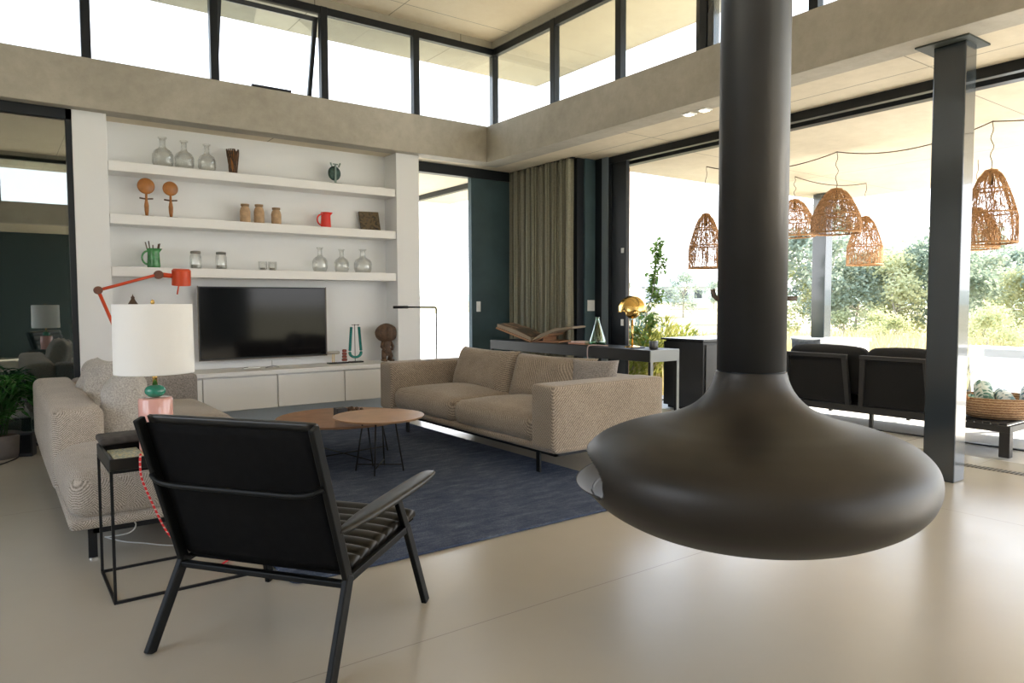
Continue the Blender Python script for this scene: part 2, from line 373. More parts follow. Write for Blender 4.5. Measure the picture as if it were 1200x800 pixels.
# downstand strip between clerestory head and ceiling
ds = MB()
ds.box(-1.52, 5.38, 7.80, 7.90, 4.61, 4.70).box(5.38, 5.50, -3.5, 7.90, 4.61, 4.70).box(-1.66, -1.56, -3.5, 7.9, 4.61, 4.70).box(-1.6, 5.4, -3.64, -3.54, 4.61, 4.70)
struct(ds.build('trim_5', m_over))
# patio roof slab seen through the sliding opening
struct(MB().box(6.67, 11.78, -1.8, 6.84, 3.05, 3.45).build('patio_ceiling', m_soffit))
struct(MB().box(6.34, 6.67, -6.2, 6.84, 3.131, 3.45).build('patio_ceiling.002', m_soffit))
struct(MB().box(4.30, 6.9, 8.28, 11.4, 3.13, 3.40).build('patio_ceiling.001', m_soffit))

# back wall with the shelf recess
bw = MB()
bw.box(.945, 4.015, 8.20, 8.28, 0, 3.13)
struct(bw.build('wall_back', m_white))
struct(MB().box(.66, .945, 7.88, 8.28, 0, 3.13).build('wall_back_pier', m_white, bevel=.004))
struct(MB().box(4.015, 4.325, 7.88, 8.28, 0, 3.13).build('wall_back_pier.001', m_white, bevel=.004))
struct(MB().box(5.30, 6.12, 8.20, 8.28, 0, 3.0).build('wall_back_panel', m_green))
struct(MB().box(4.325, 6.12, 8.17, 8.30, 3.0, 3.13).build('door_1', m_black, bevel=.004))
# right-hand corner: wall behind the curtain, blue-green pier and the stack of sliding leaves
struct(MB().box(6.12, 6.34, 6.86, 8.28, 0, 3.13).build('wall_right', m_green))
struct(MB().box(6.01, 6.12, 6.84, 6.95, 0, 3.13).build('trim_6', m_black, bevel=.003))
struct(MB().box(6.125, 6.34, 6.82, 6.86, 0, 3.13).build('wall_right_pier', m_green, bevel=.003))
struct(MB().box(6.30, 6.40, 6.70, 6.82, 0, 3.13).build('trim_7', m_black))
struct(MB().box(6.30, 6.38, 6.605, 6.70, 0, 3.13).build('trim_8', pbr('grey_blue_metal', (.16, .20, .23), .4)))

# clerestory windows: frame, mullions, panes
def clerestory(idx, axis, fixed, marks, depth=.07, z0=3.592, z1=4.61, open_pane=None, mul=.082, ends=(None, None)):
    root = bpy.data.objects.new('window_%d' % idx, None); C.objects.link(root); root.location = (fixed, 0, z0) if axis == 1 else (0, fixed, z0); struct(root)
    def bx(mb, a, b, z_0, z_1, e=0):
        if axis == 0: mb.box(a, b, fixed-depth/2-e, fixed+depth/2+e, z_0, z_1)
        else: mb.box(fixed-depth/2-e, fixed+depth/2+e, a, b, z_0, z_1)
    f = MB(); bx(f, marks[0], marks[-1], z1-.085, z1); bx(f, marks[0], marks[-1], z0-.01, z0+.012)
    f.build('frame', m_black, root, bevel=.004)
    for m in marks:
        k = MB(); bx(k, m-mul/2, m+mul/2, z0, z1, .008); k.build('mullion', m_black, root, bevel=.004)
    for i, (a, b) in enumerate(zip(marks, marks[1:])):
        if open_pane == i: continue
        g = MB()
        if axis == 0: g.box(a+mul/2, b-mul/2, fixed-.004, fixed+.004, z0+.012, z1-.085)
        else: g.box(fixed-.004, fixed+.004, a+mul/2, b-mul/2, z0+.012, z1-.085)
        g.build('glass_pane', m_pane, root)
    return root
w1 = clerestory(1, 0, 7.83, [-1.50, -.36, .79, 1.93, 3.10, 4.26, 5.43], open_pane=3)
w2 = clerestory(2, 1, 5.43, [7.83, 6.58, 5.495, 4.385, 3.29, 2.2, 1.1, 0, -1.1, -2.2, -3.5][::-1])
struct(MB().box(-1.68, -1.56, -3.5, 7.83, 3.592, 4.61).build('wall_shield_upper_left', m_white))  # unseen solid upstand added to keep daylight off the right-hand beam
clerestory(4, 0, -3.58, [-1.5, .2, 1.9, 3.6, 5.3])
# steel corner post and an intermediate double post of the right clerestory
struct(MB().box(5.385, 5.475, 7.79, 7.88, 3.592, 4.61).build('trim_9', m_steel, bevel=.01))
struct(MB().box(5.40, 5.50, 4.28, 4.48, 3.592, 4.61).build('trim_10', m_steel, bevel=.01))
# top-hung sash standing open
sash = MB(); M_ = T(2.515, 7.86, 4.50) @ RX(math.radians(16))
sash.box(-.535, .535, -.02, .02, -.05, 0, M_).box(-.535, .535, -.02, .02, -.93, -.875, M_).box(-.535, -.49, -.02, .02, -.93, 0, M_).box(.49, .535, -.02, .02, -.93, 0, M_)
so_ = sash.build('open_sash', m_black, w1)
MB().box(-.49, .49, -.003, .003, -.88, -.05, M_).build('glass_pane', m_pane, so_)
MB().box(2.30, 2.72, 7.80, 7.84, 3.60, 3.63).build('window_actuator', m_black, w1)

# left sliding glass door
d2 = bpy.data.objects.new('door_2', None); C.objects.link(d2); d2.location = (-1.2, 7.93, 0); struct(d2)
MB().box(-3.3, .66, 7.89, 7.97, 3.03, 3.13).box(-3.3, .66, 7.89, 7.97, 0, .03).box(.61, .66, 7.89, 7.97, 0, 3.13).box(-1.3, -1.22, 7.89, 7.97, 0, 3.13).build('frame', m_black, d2, bevel=.003)
MB().box(-3.25, .61, 7.925, 7.935, .03, 3.03).build('glass_pane', m_mirrorpane, d2)
# room behind the glass door
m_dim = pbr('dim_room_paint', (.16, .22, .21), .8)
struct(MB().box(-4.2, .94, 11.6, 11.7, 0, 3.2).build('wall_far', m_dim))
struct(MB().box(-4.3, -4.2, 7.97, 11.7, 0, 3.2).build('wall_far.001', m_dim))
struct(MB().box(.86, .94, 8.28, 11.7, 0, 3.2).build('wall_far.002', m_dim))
struct(MB().box(-4.3, .94, 7.98, 11.7, 3.15, 3.25).build('ceiling.002', m_over))
struct(MB().box(-4.3, .94, 7.97, 11.7, -.2, -.002).build('floor.003', m_floor))

# right sliding opening: head tracks, floor tracks, parked leaves
d3 = bpy.data.objects.new('door_3', None); C.objects.link(d3); d3.location = (6.4, 0, 0); struct(d3)
MB().box(6.33, 6.40, -6, 6.62, 3.045, 3.13).build('head_track', m_black, d3)
MB().box(6.40, 6.56, -6, 6.62, 3.10, 3.13).build('track_liner', pbr('pale_track_liner', (.55, .52, .45), .5), d3)
MB().box(6.56, 6.66, -6, 6.62, 3.045, 3.13).build('head_track', m_black, d3)
for k in range(4):
    p_ = MB(); y0 = 6.30+k*.095; x0 = 6.33+k*.085
    p_.box(x0, x0+.055, y0, y0+.24, .02, 3.045).box(x0, x0+.055, 6.56 if k < 3 else 6.76, 6.84, .02, 3.045)
    lf = p_.build('door_leaf', m_black, d3, bevel=.004)
    MB().box(x0+.02, x0+.03, min(y0+.24, 6.74), 6.76, .05, 3.0).build('glass_pane', m_mirrorpane, lf)
MB().box(6.645, 6.668, 6.58, 6.84, 0, 3.045).build('side_jamb', m_black, d3)
MB().box(6.318, 6.33, 6.33, 6.37, 1.02, 1.10).box(6.318, 6.33, 6.33, 6.37, 1.92, 1.98).build('door_latch', m_plastic, d3)
MB().box(6.67, 6.70, 6.60, 6.86, 0, 3.04).build('outer_jamb', pbr('oak_jamb', (.42, .27, .16), .6), d3)
m_grate, nt, b = nmat('slotted_track'); tc = N(nt, 'ShaderNodeTexCoord'); sp = N(nt, 'ShaderNodeSeparateXYZ'); L(nt, tc.outputs['Object'], sp.inputs[0])
s_ = seam(nt, sp.outputs[1], .03, 0, .014); L(nt, ramp(nt, s_, [(.2, (.03, .03, .03)), (.8, (.25, .24, .22))]), b.inputs['Base Color']); b.inputs['Roughness'].default_value = .5
MB().box(6.19, 6.28, -6, 6.60, -.01, .003).build('floor_track', m_grate, d3)
MB().box(7.26, 7.30, -6, 6.8, -.01, .002).build('drain_slot', m_black, d3)
# rest of the house behind the camera, seen only in reflections
struct(MB().box(-3.3, -3.2, -6, 1.2, 0, 3.13).box(-3.3, -3.2, 4.6, 7.9, 0, 3.13).box(-3.3, -3.2, 1.2, 4.6, 0, .9).build('wall_left', m_white))
m_kit = pbr('dark_teal_joinery', (.035, .055, .06), .5)
struct(MB().box(-3.3, 1.9, -6.1, -6, 0, 2.2).box(-3.3, -.75, -6.1, -6, 2.2, 2.75).box(.05, 1.9, -6.1, -6, 2.2, 2.75).box(-3.3, 6.34, -6.1, -6, 2.75, 3.13).box(4.8, 6.34, -6.1, -6, 0, 2.75).build('wall_front', m_kit))
w5 = bpy.data.objects.new('window_5', None); C.objects.link(w5); w5.location = (2.1, -6.05, 0); struct(w5)
MB().box(1.9, 4.8, -6.08, -6.02, 2.68, 2.75).box(1.9, 1.96, -6.08, -6.02, 0, 2.68).box(4.74, 4.8, -6.08, -6.02, 0, 2.68).box(3.3, 3.38, -6.08, -6.02, 0, 2.68).build('frame', m_black, w5)
w6 = bpy.data.objects.new('window_6', None); C.objects.link(w6); w6.location = (-3.25, 2.9, .9); struct(w6)
MB().box(-3.28, -3.22, 1.2, 4.6, .9, .97).box(-3.28, -3.22, 1.2, 4.6, 3.05, 3.13).box(-3.28, -3.22, 1.2, 1.27, .9, 3.13).box(-3.28, -3.22, 4.53, 4.6, .9, 3.13).box(-3.28, -3.22, 2.86, 2.94, .9, 3.13).build('frame', m_black, w6)

# terrace at the back: head rail, white garden wall
struct(MB().box(5.90, 5.98, 8.3, 11.4, 3.05, 3.13).build('trim_12', m_black))
struct(MB().box(4.0, 9.4, 11.5, 11.62, -.2, 1.12).build('garden_wall', pbr('white_render', (.82, .84, .88), .8)))

# steel columns
def column(x0, x1, y0, y1, z0, z1, label, plate=True):
    t = thing('steel_column', label, 'column', ((x0+x1)/2, (y0+y1)/2, z0))
    MB().box(x0, x1, y0, y1, z0, z1-.012).build('shaft', m_steel, t, bevel=.008)
    if plate: MB().box(x0-.09, x1+.09, y0-.05, y1+.09, z1-.014, z1-.001).build('cap_plate', pbr('zinc_plate', (.05, .06, .055), .6), t)
    return t
column(5.527, 5.70, 2.215, 2.43, 0, 3.13, 'dark blue-grey steel column standing inside the room, right of the hanging fireplace')
column(10.80, 11.0, 6.30, 6.53, .73, 3.05, 'steel patio column on the white ledge beyond the outdoor sofa', plate=False)
column(10.80, 11.0, -1.2, -1.0, 0, 3.05, 'steel patio column at the far right end of the terrace', plate=False)

# small square downlights in the soffit
for y, lb in ((4.65, 'small square recessed downlight in the soffit, nearer the curtain'), (4.465, 'small square recessed downlight in the soffit, nearer the fireplace pipe')):
    t = thing('recessed_downlight', lb, 'ceiling light', (5.52, y, 3.13), group='recessed downlights in the soffit')
    MB().box(5.465, 5.575, y-.055, y+.055, 3.118, 3.135).build('trim_ring', m_plastic, t, bevel=.003)
    MB().box(5.485, 5.555, y-.035, y+.035, 3.112, 3.119).build('diffuser', emis('warm_diffuser', (1, .93, .8), 1.5), t)
# switches
def switch(x0, x1, y, z0, z1, label, n):
    t = thing('light_switch', label, 'switch', ((x0+x1)/2, y, z0))
    MB().box(x0, x1, y-.012, y, z0, z1).build('switch_plate', m_plastic, t, bevel=.004)
    h = (z1-z0)/n
    for k in range(n): MB().box(x0+.015, x1-.015, y-.018, y-.010, z0+k*h+.012, z0+(k+1)*h-.012).build('rocker', m_plastic, t, bevel=.003)
switch(5.372, 5.437, 8.20, 1.19, 1.33, 'white switch plate on the blue-green wall panel beside the bright opening', 2)
switch(6.165, 6.285, 6.82, 1.20, 1.34, 'white square switch plate on the pier right of the curtain', 1)

# ------------------------------------------------------------------ HANGING FIREPLACE
FX, FY = 2.287, 1.621
fp = thing('hanging_fireplace', 'dark bronze hanging fireplace with a round disc-shaped hearth on a ceiling pipe', 'fireplace', (FX, FY, 0))
def fsc(r, z): return (r*1.143, 1.3-(1.3-z)*1.143)
raw = [(0, .535), (.10, .538), (.2, .548), (.28, .560), (.34, .576), (.40, .597), (.45, .622), (.495, .652), (.525, .685), (.541, .718), (.547, .75), (.543, .783), (.528, .812), (.495, .842), (.44, .868), (.37, .890), (.30, .908), (.24, .928), (.19, .952), (.155, .980), (.128, 1.015), (.113, 1.050), (.1065, 1.075)]
pr = []
for i in range(len(raw)-1):
    p0 = Vector(raw[max(i-1, 0)]); p1 = Vector(raw[i]); p2 = Vector(raw[i+1]); p3 = Vector(raw[min(i+2, len(raw)-1)])
    for k in range(12):
        t = k/12; q = .5*((2*p1)+(-p0+p2)*t+(2*p0-5*p1+4*p2-p3)*t*t+(-p0+3*p1-3*p2+p3)*t**3); pr.append(fsc(max(q.x, 0), q.y))
pr.append(fsc(*raw[-1])); pr[0] = (0, pr[0][1])
mb = MB(); mb.lathe(pr, n=480, cx=FX, cy=FY)
# mouth of the hearth faces the sofas
kill = []
for f in mb.bm.faces:
    c = f.calc_center_median(); a = math.degrees(math.atan2(c.y-FY, c.x-FX)); da = abs((a-95+180) % 360-180)
    zc = (c.z-.662)/.078
    rr_ = math.hypot(c.x-FX, c.y-FY)
    if rr_ > .40 and (da/71)**6+abs(zc)**2.5 < 1: kill.append(f)
bmesh.ops.delete(mb.bm, geom=kill, context='FACES')
hearth = mb.build('hearth_bowl', m_fire, fp, smooth=True, solid=.010)
lp = MB(); G = []
for r_, z_ in ((.47, .560), (.55, .572), (.61, .590), (.648, .612), (.655, .620), (.650, .616), (.61, .584), (.54, .560)):
    G.append([lp.bm.verts.new((FX+r_*(1-.06*(abs(a-95)/66)**6)*math.cos(math.radians(a)), FY+r_*(1-.06*(abs(a-95)/66)**6)*math.sin(math.radians(a)), z_)) for a in range(29, 162, 2)])
for A, B in zip(G, G[1:]):
    for i in range(len(A)-1): lp.bm.faces.new((A[i], A[i+1], B[i+1], B[i]))
lp.build('hearth_lip', pbr('brushed_hearth_steel', (.09, .09, .09), .5, metal=.3), fp, smooth=True)
MB().lathe([(0, .50), (.40, .50), (.47, .53), (.49, .56), (.485, .562), (.465, .535), (.39, .51), (0, .51)], n=96, cx=FX, cy=FY).build('ash_tray', m_rust, fp, smooth=True)
zj = fsc(0, 1.075)[1]; RP = .1065*1.143
MB().lathe([(RP, zj+.006), (RP, 4.68)], n=96, cx=FX, cy=FY).build('flue_pipe', m_pipe, fp, smooth=True, solid=.004)
MB().lathe([(RP-.004, zj-.004), (RP-.004, zj+.008)], n=96, cx=FX, cy=FY).build('joint_ring', m_black, fp, smooth=True, solid=.003)
MB().lathe([(RP, 4.68), (RP+.09, 4.68), (RP+.09, 4.70), (RP, 4.70)], n=64, cx=FX, cy=FY).build('ceiling_collar', m_fire, fp)
vd = Vector((.815, .58, 0)); rt = Vector((.808, -.589, 0)); ctr = Vector((FX, FY, 1.315)); hm = pbr('brown_lever_metal', (.12, .085, .06), .4)
MB().tube([ctr+rt*.095-vd*.02, ctr+rt*.165-vd*.02], .009).build('damper_lever', hm, fp, smooth=True)
lv = MB(); lv.tube([ctr-rt*.10, ctr-rt*.13, ctr-rt*.142+Vector((0, 0, .012)), ctr-rt*.147+Vector((0, 0, .035))], .009)
lv.build('damper_hook', hm, fp, smooth=True)

# ------------------------------------------------------------------ RUG
mb = MB(); n = 10; pts = []
x0, x1, y0, y1, r_ = 1.08, 3.60, 3.205, 7.22, .06
for cx, cy, a in ((x1-r_, y1-r_, 0), (x0+r_, y1-r_, 90), (x0+r_, y0+r_, 180), (x1-r_, y0+r_, 270)):
    pts += arc((cx, cy), r_, math.radians(a), math.radians(a+90), 6)
mb.prism(pts, 2, .001, .016)
tag(mb.build('rug', m_rug, bevel=.006), 'large mottled blue wool rug under the coffee tables', 'rug')

# ------------------------------------------------------------------ RIGHT SOFA
s = thing('sofa', 'beige two-seat sofa standing in front of the dark console table', 'sofa', (3.8, 5.3, .016))
BX0, BX1, BY0, BY1 = 3.22, 4.38, 3.925, 6.75
MB().soft((BX0+BX1)/2+.01, (BY0+BY1)/2, .235, BX1-BX0-.02, BY1-BY0, .06, r=.028).build('base_board', m_sofa, s, smooth=True)
for ya, yb in ((3.925, 4.185), (6.49, 6.75)):
    MB().soft((BX0+BX1)/2, (ya+yb)/2, .468, BX1-BX0, yb-ya, .475, r=.028, puff=.004).build('armrest', m_sofa, s, smooth=True)
MB().soft(4.235, 5.337, .465, .29, 2.32, .46, r=.03).build('backrest', m_sofa, s, smooth=True)
for ya, yb in ((4.19, 5.335), (5.34, 6.485)):
    MB().soft(3.665, (ya+yb)/2, .35, .87, yb-ya, .215, r=.085, puff=.055, puffside=.01, nz=.004, seg=20).build('seat_cushion', m_sofa, s, smooth=True)
MB().pillow(1.10, .46, .26, T(3.98, 5.92, .63) @ RZ(math.radians(-93)) @ RX(math.radians(-18)), seed=3).build('back_cushion', m_sofa, s, smooth=True)
MB().pillow(1.02, .45, .26, T(3.98, 4.88, .625) @ RZ(math.radians(-86)) @ RX(math.radians(-18)), seed=5).build('back_cushion', m_sofa, s, smooth=True)
rl = MB(); rl.box(3.33, 4.28, 4.03, 4.06, .165, .205).box(3.33, 4.28, 6.61, 6.64, .165, .205).box(3.33, 3.36, 4.03, 6.64, .165, .205).box(4.25, 4.28, 4.03, 6.64, .165, .205)
rl.build('base_rail', m_blackm, s)
for x, y in ((3.335, 4.235), (3.335, 6.36), (4.25, 4.235), (4.25, 6.36)):
    MB().box(x-.008, x+.008, y-.022, y+.022, .016, .19).build('leg', m_blackm, s)
tag(MB().pillow(.40, .36, .18, T(4.03, 4.37, .655) @ RZ(math.radians(-58)) @ RX(math.radians(-14)), seed=9).build('cushion', m_sofa_d, smooth=True), 'small greyish cushion tucked behind the near armrest of the right sofa', 'cushion')

# ------------------------------------------------------------------ LEFT SOFA
s = thing('sofa', 'beige herringbone sofa with an open near end, at the left by the glass door', 'sofa', (.85, 5.5, 0))
MB().soft(.865, 5.525, .225, 1.20, 3.05, .06, r=.028).build('base_board', m_sofa_l, s, smooth=True)
for ya, yb, p_ in ((4.0, 5.52, .03), (5.525, 6.765, .035)):
    MB().soft(.865, (ya+yb)/2, .355, 1.20, yb-ya, .25, r=.10, puff=p_, puffside=.008, nz=.003, seg=22).build('seat_cushion', m_sofa_l, s, smooth=True)
MB().soft(.385, 5.95, .455, .275, 2.2, .49, r=.055, puff=.012, puffside=.012, seg=18).build('backrest', m_sofa_l, s, smooth=True)
MB().soft(.99, 6.91, .455, .95, .28, .47, r=.04, puff=.006).build('armrest', m_sofa_d, s, smooth=True)
rl = MB(); rl.box(.38, 1.36, 4.17, 4.20, .13, .19).box(.38, 1.36, 6.90, 6.93, .13, .19).box(.38, .41, 4.17, 6.93, .13, .19).box(1.33, 1.36, 4.17, 6.93, .13, .19); rl.build('base_rail', m_blackm, s)
for x, y in ((.377, 4.185), (1.34, 4.185), (.377, 6.92), (1.34, 6.92)):
    l = MB().box(x-.02, x+.02, y-.012, y+.012, .006, .19).build('leg', m_blackm, s)
    MB().lathe([(0, 0), (.022, 0), (.022, .008), (0, .008)], n=16, cx=x, cy=y).build('foot_disc', pbr('chrome', (.6, .6, .6), .2, metal=1), l)
tag(MB().pillow(.52, .46, .24, T(.665, 5.22, .66) @ RZ(math.radians(82)) @ RX(math.radians(14)), seed=2, wr=.015).build('cushion', m_fur, smooth=True), 'pale fluffy cushion leaning on the left sofa backrest, nearest to the lamp', 'cushion', 'fluffy cushions on the left sofa')
tag(MB().pillow(.50, .42, .22, T(.60, 5.98, .705) @ RZ(math.radians(97)) @ RX(math.radians(18)), seed=6, wr=.015).build('cushion', m_fur, smooth=True), 'fluffy cushion on the left sofa, behind the nearer fluffy one', 'cushion', 'fluffy cushions on the left sofa')

# ------------------------------------------------------------------ COFFEE TABLES
def coffee(cx, cy, r, h, fr, tr, angs, mt, label):
    t = thing('coffee_table', label, 'table', (cx, cy, .016), group='round wire-leg coffee tables')
    MB().lathe([(0, h-.018), (r-.012, h-.018), (r, h-.004), (r, h), (0, h)], n=96, cx=cx, cy=cy).build('tabletop', mt, t, bevel=.001)
    P = []
    for a in angs:
        a = math.radians(a); f = Vector((cx+fr*math.cos(a), cy+fr*math.sin(a), .016)); u = Vector((cx+tr*math.cos(a), cy+tr*math.sin(a), h-.018))
        MB().tube([f, u], .0065, n=8).build('leg', m_blackm, t, smooth=True); P.append(f.lerp(u, .12))
    k = MB()
    k.tube([P[0], P[2]], .005, n=8).tube([P[1], P[3]], .005, n=8); k.build('cross_brace', m_blackm, t, smooth=True)
    return t
coffee(2.375, 5.0, .345, .447, .185, .12, [-217, -127, -37, 53], m_wood2, 'smaller and higher round coffee table with a light wood top')
coffee(2.341, 5.60, .545, .365, .43, .36, [100, 8, -82, -172], m_wood, 'larger and lower round coffee table with a reddish wood top')
t = thing('table_ornament', 'dark box with a rolled beaded cord on the lower coffee table', 'ornament', (2.33, 5.62, .365))
MB().box(2.275, 2.365, 5.575, 5.665, .366, .438).build('box', pbr('black_stone', (.03, .03, .035), .4, var=.4, vscale=30), t, bevel=.006)
mb = MB()
for k in range(11):
    a = k*.57; mb.soft(2.42+.035*math.cos(a)+k*.008, 5.66+.03*math.sin(a)+.002*k, .385+.014*(k % 3), .034, .034, .034, r=.016, seg=4)
mb.build('bead_cord', m_carved, t, smooth=True)

# ------------------------------------------------------------------ LOUNGE CHAIR (foreground)
ch = thing('lounge_chair', 'black leather lounge chair with slanted legs, seen from behind in the foreground', 'chair', (.79, 2.68, 0), rz=-.939)
W = .363; bt = Vector((0, -.195, .874)); bj = Vector((0, 0, .31)); bdir = (bt-bj).normalized(); bn = Vector((0, bdir.z, -bdir.y))   # bn points forward
for sx in (-1, 1):
    X = W*sx
    MB().bar((X, 0, .30), (X, -.195-.006, .892), .022, .042, up=(0, 1, 0)).build('back_post', m_chair, ch, world=False, bevel=.005)
    MB().bar((X+.023*sx, -.163, 0), (X, .004, .325), .024, .046, up=(0, 1, 0)).build('leg', m_chair, ch, world=False, bevel=.005)
    MB().bar((X+.039*sx, .573, 0), (X, .468, .365), .024, .042, up=(0, 1, 0)).build('leg', m_chair, ch, world=False, bevel=.005)
    MB().bar((X, -.01, .308), (X, .49, .354), .022, .030, up=(0, 0, 1)).build('side_rail', m_chair, ch, world=False, bevel=.004)
    MB().bar((X, .475, .34), (X, .385, .512), .022, .036, up=(0, 1, 0)).build('arm_support', m_chair, ch, world=False, bevel=.004)
    # leather-wrapped arm: flat wedge, tapered to the rear
    mb = MB(); secs = [(-.075, .012, .50, .020), (.03, .030, .507, .024), (.14, .044, .512, .028), (.40, .046, .522, .028), (.60, .044, .532, .024), (.69, .036, .540, .016), (.715, .020, .543, .008)]
    rings = []
    for y, hw, z, hh in secs:
        ring = []
        for k in range(12):
            a = 2*PI*k/12; cx_ = math.copysign(abs(math.cos(a))**.6, math.cos(a)); sz_ = math.copysign(abs(math.sin(a))**.6, math.sin(a))
            ring.append(mb.bm.verts.new((X+sx*.008+cx_*hw, y, z+sz_*hh*.6)))
        rings.append(ring)
    for A, B in zip(rings, rings[1:]):
        for k in range(12): mb.bm.faces.new((A[k], A[(k+1) % 12], B[(k+1) % 12], B[k]))
    mb.bm.faces.new(rings[0]); mb.bm.faces.new(rings[-1])
    mb.build('armrest', m_leath2, ch, world=False, smooth=True, sub=1)
MB().bar((-W, -.012, .295), (W, -.012, .295), .022, .034, up=(0, 1, 0)).build('rear_rail', m_chair, ch, world=False, bevel=.004)
MB().bar((-W, .485, .335), (W, .485, .335), .02, .028).build('front_rail', m_chair, ch, world=False, bevel=.004)
def bp(t, off=0): return bj+(bt-bj)*t+bn*off
# bent steel brace behind the sling
pts = []
for k in range(25):
    u = -1+2*k/24; e = max(0, 1-abs(u)**10); q = bp(.66, -.022-.022*e); pts.append((u*W, q.y, q.z-.02*e))
MB().tube(pts, .011, n=10).build('back_brace', m_chair, ch, world=False, smooth=True)
# sling: one sheet of leather between the posts
mb = MB(); G = []
for i in range(17):
    t_ = .02+.97*i/16; row = []
    for j in range(17):
        u = -1+2*j/16; sag = -.012*(1-u*u)*math.sin(PI*t_)
        q = bp(t_, .016+sag); zz = q.z+(.012*u*u if i == 0 else 0)
        row.append(mb.bm.verts.new((u*(W-.012), q.y, zz)))
    G.append(row)
for i in range(16):
    for j in range(16): mb.bm.faces.new((G[i][j], G[i][j+1], G[i+1][j+1], G[i+1][j]))
mb.build('back_sling', m_sling, ch, world=False, smooth=True, solid=.008)
# channelled back pad and seat pad
def channels(a, b, n, hw, nrm, th):
    mb = MB(); a, b = Vector(a), Vector(b); d = (b-a)/n
    rings = []; m = n*8
    for i in range(m+1):
        t = i/m; c = a+(b-a)*t; lift = th*(.45+.55*abs(math.sin(PI*n*t))**.5)
        rings.append((c, lift))
    top = [[mb.bm.verts.new(Vector((u*hw, 0, 0))+c+nrm*(l*(1-.25*abs(u)**8))) for u in [x/10 for x in range(-10, 11)]] for c, l in rings]
    bot = [[mb.bm.verts.new(Vector((u*hw, 0, 0))+c) for u in [x/10 for x in range(-10, 11)]] for c, l in rings]
    for Gd in (top, bot):
        for i in range(m):
            for j in range(20): mb.bm.faces.new((Gd[i][j], Gd[i][j+1], Gd[i+1][j+1], Gd[i+1][j]))
    for i in range(m):
        for j in (0, 20): mb.bm.faces.new((top[i][j], top[i+1][j], bot[i+1][j], bot[i][j]))
    for i in (0, m):
        for j in range(20): mb.bm.faces.new((top[i][j], top[i][j+1], bot[i][j+1], bot[i][j]))
    return mb
channels(bp(.10, .024), bp(1.03, .024), 8, W-.015, bn, .038).build('back_pad', m_leath2, ch, world=False, smooth=True)
channels((0, .05, .325), (0, .585, .372), 8, W-.012, Vector((0, -.09, 1)).normalized(), .048).build('seat_pad', m_leath2, ch, world=False, smooth=True)
MB().bar((0, .02, .318), (0, .57, .365), 2*W-.03, .010).build('seat_sling', m_sling, ch, world=False)

# ------------------------------------------------------------------ SIDE TABLE, TRAY, PINK LAMP
SX0, SX1, SY0, SY1, SH = .384, 1.06, 3.463, 3.93, .585
t = thing('side_table', 'slim black square-tube side table between the lounge chair and the left sofa', 'table', (.72, 3.70, 0))
w = .012
for x in (SX0, SX1-w):
    for y in (SY0, SY1-w): MB().box(x, x+w, y, y+w, 0, SH).build('leg', m_blackm, t)
for nm, z in (('top_frame', SH-w), ('foot_frame', 0)):
    k = MB(); k.box(SX0+w, SX1-w, SY0, SY0+w, z, z+w).box(SX0+w, SX1-w, SY1-w, SY1, z, z+w).box(SX0, SX0+w, SY0+w, SY1-w, z, z+w).box(SX1-w, SX1, SY0+w, SY1-w, z, z+w); k.build(nm, m_blackm, t)
MB().box(SX0+w, SX1-w, SY0+w, SY1-w, SH-.010, SH-.002).build('tabletop', m_blackm, t)
t = thing('tray', 'black box tray with a dark blue inside, resting on the slim side table', 'tray', (.72, 3.70, SH))
TZ = .636; a = .014
k = MB(); k.box(SX0, SX1, SY0, SY0+a, SH, TZ).box(SX0, SX1, SY1-a, SY1, SH, TZ).box(SX0, SX0+a, SY0+a, SY1-a, SH, TZ).box(SX1-a, SX1, SY0+a, SY1-a, SH, TZ); k.build('rim', m_leather, t, bevel=.003)
MB().box(SX0+a, SX1-a, SY0+a, SY1-a, SH+.001, SH+.008).build('tray_floor', pbr('navy_lacquer', (.01, .022, .05), .25), t)
m_pat, nt, b = nmat('yellow_patterned_cover'); v = N(nt, 'ShaderNodeTexVoronoi', Scale=60); tc = N(nt, 'ShaderNodeTexCoord'); L(nt, tc.outputs['Object'], v.inputs[0])
L(nt, ramp(nt, v.outputs['Distance'], [(.25, (.5, .42, .12)), (.4, (.62, .6, .45)), (.6, (.25, .3, .25))]), b.inputs['Base Color'])
tag(MB().box(.41, .535, 3.50, 3.78, SH+.009, SH+.038).build('booklet', m_pat, bevel=.002), 'yellow patterned booklet lying in the black tray', 'book')
t = MB().soft(.56, 3.90, .656, .35, .20, .034, r=.014, puff=.006, nz=.004).build('folded_felt', pbr('dark_grey_felt', (.075, .068, .062), .95, var=.3, vscale=30), smooth=True)
tag(t, 'folded dark grey felt cloth at the rear edge of the tray, against the sofa', 'cloth')
LX, LY = .612, 3.715
t = thing('table_lamp', 'table lamp with a large white drum shade, green ball and glossy pink cylinder base', 'lamp', (LX, LY, SH+.009))
MB().lathe([(0, SH+.009), (.073, SH+.009), (.075, SH+.013), (.075, .853), (.071, .862), (0, .862)], n=64, cx=LX, cy=LY).build('base', m_pink, t, smooth=True, bevel=.002)
MB().lathe([(0, .862)]+[(.046*math.cos(a)**.8, .893+.031*math.sin(a)) for a in [math.radians(x) for x in range(-85, 86, 10)]]+[(0, .926)], n=48, cx=LX, cy=LY).build('ball', m_gball, t, smooth=True)
MB().lathe([(0, .922), (.012, .922), (.010, .955), (.013, .958), (.010, .962), (.010, 1.20), (0, 1.20)], n=20, cx=LX, cy=LY).build('stem', m_brass, t, smooth=True)
MB().lathe([(.171, .978), (.171, .984), (.169, 1.300), (.169, 1.303)], n=96, cx=LX, cy=LY).build('lamp_shade', m_shade, t, smooth=True, solid=.004)
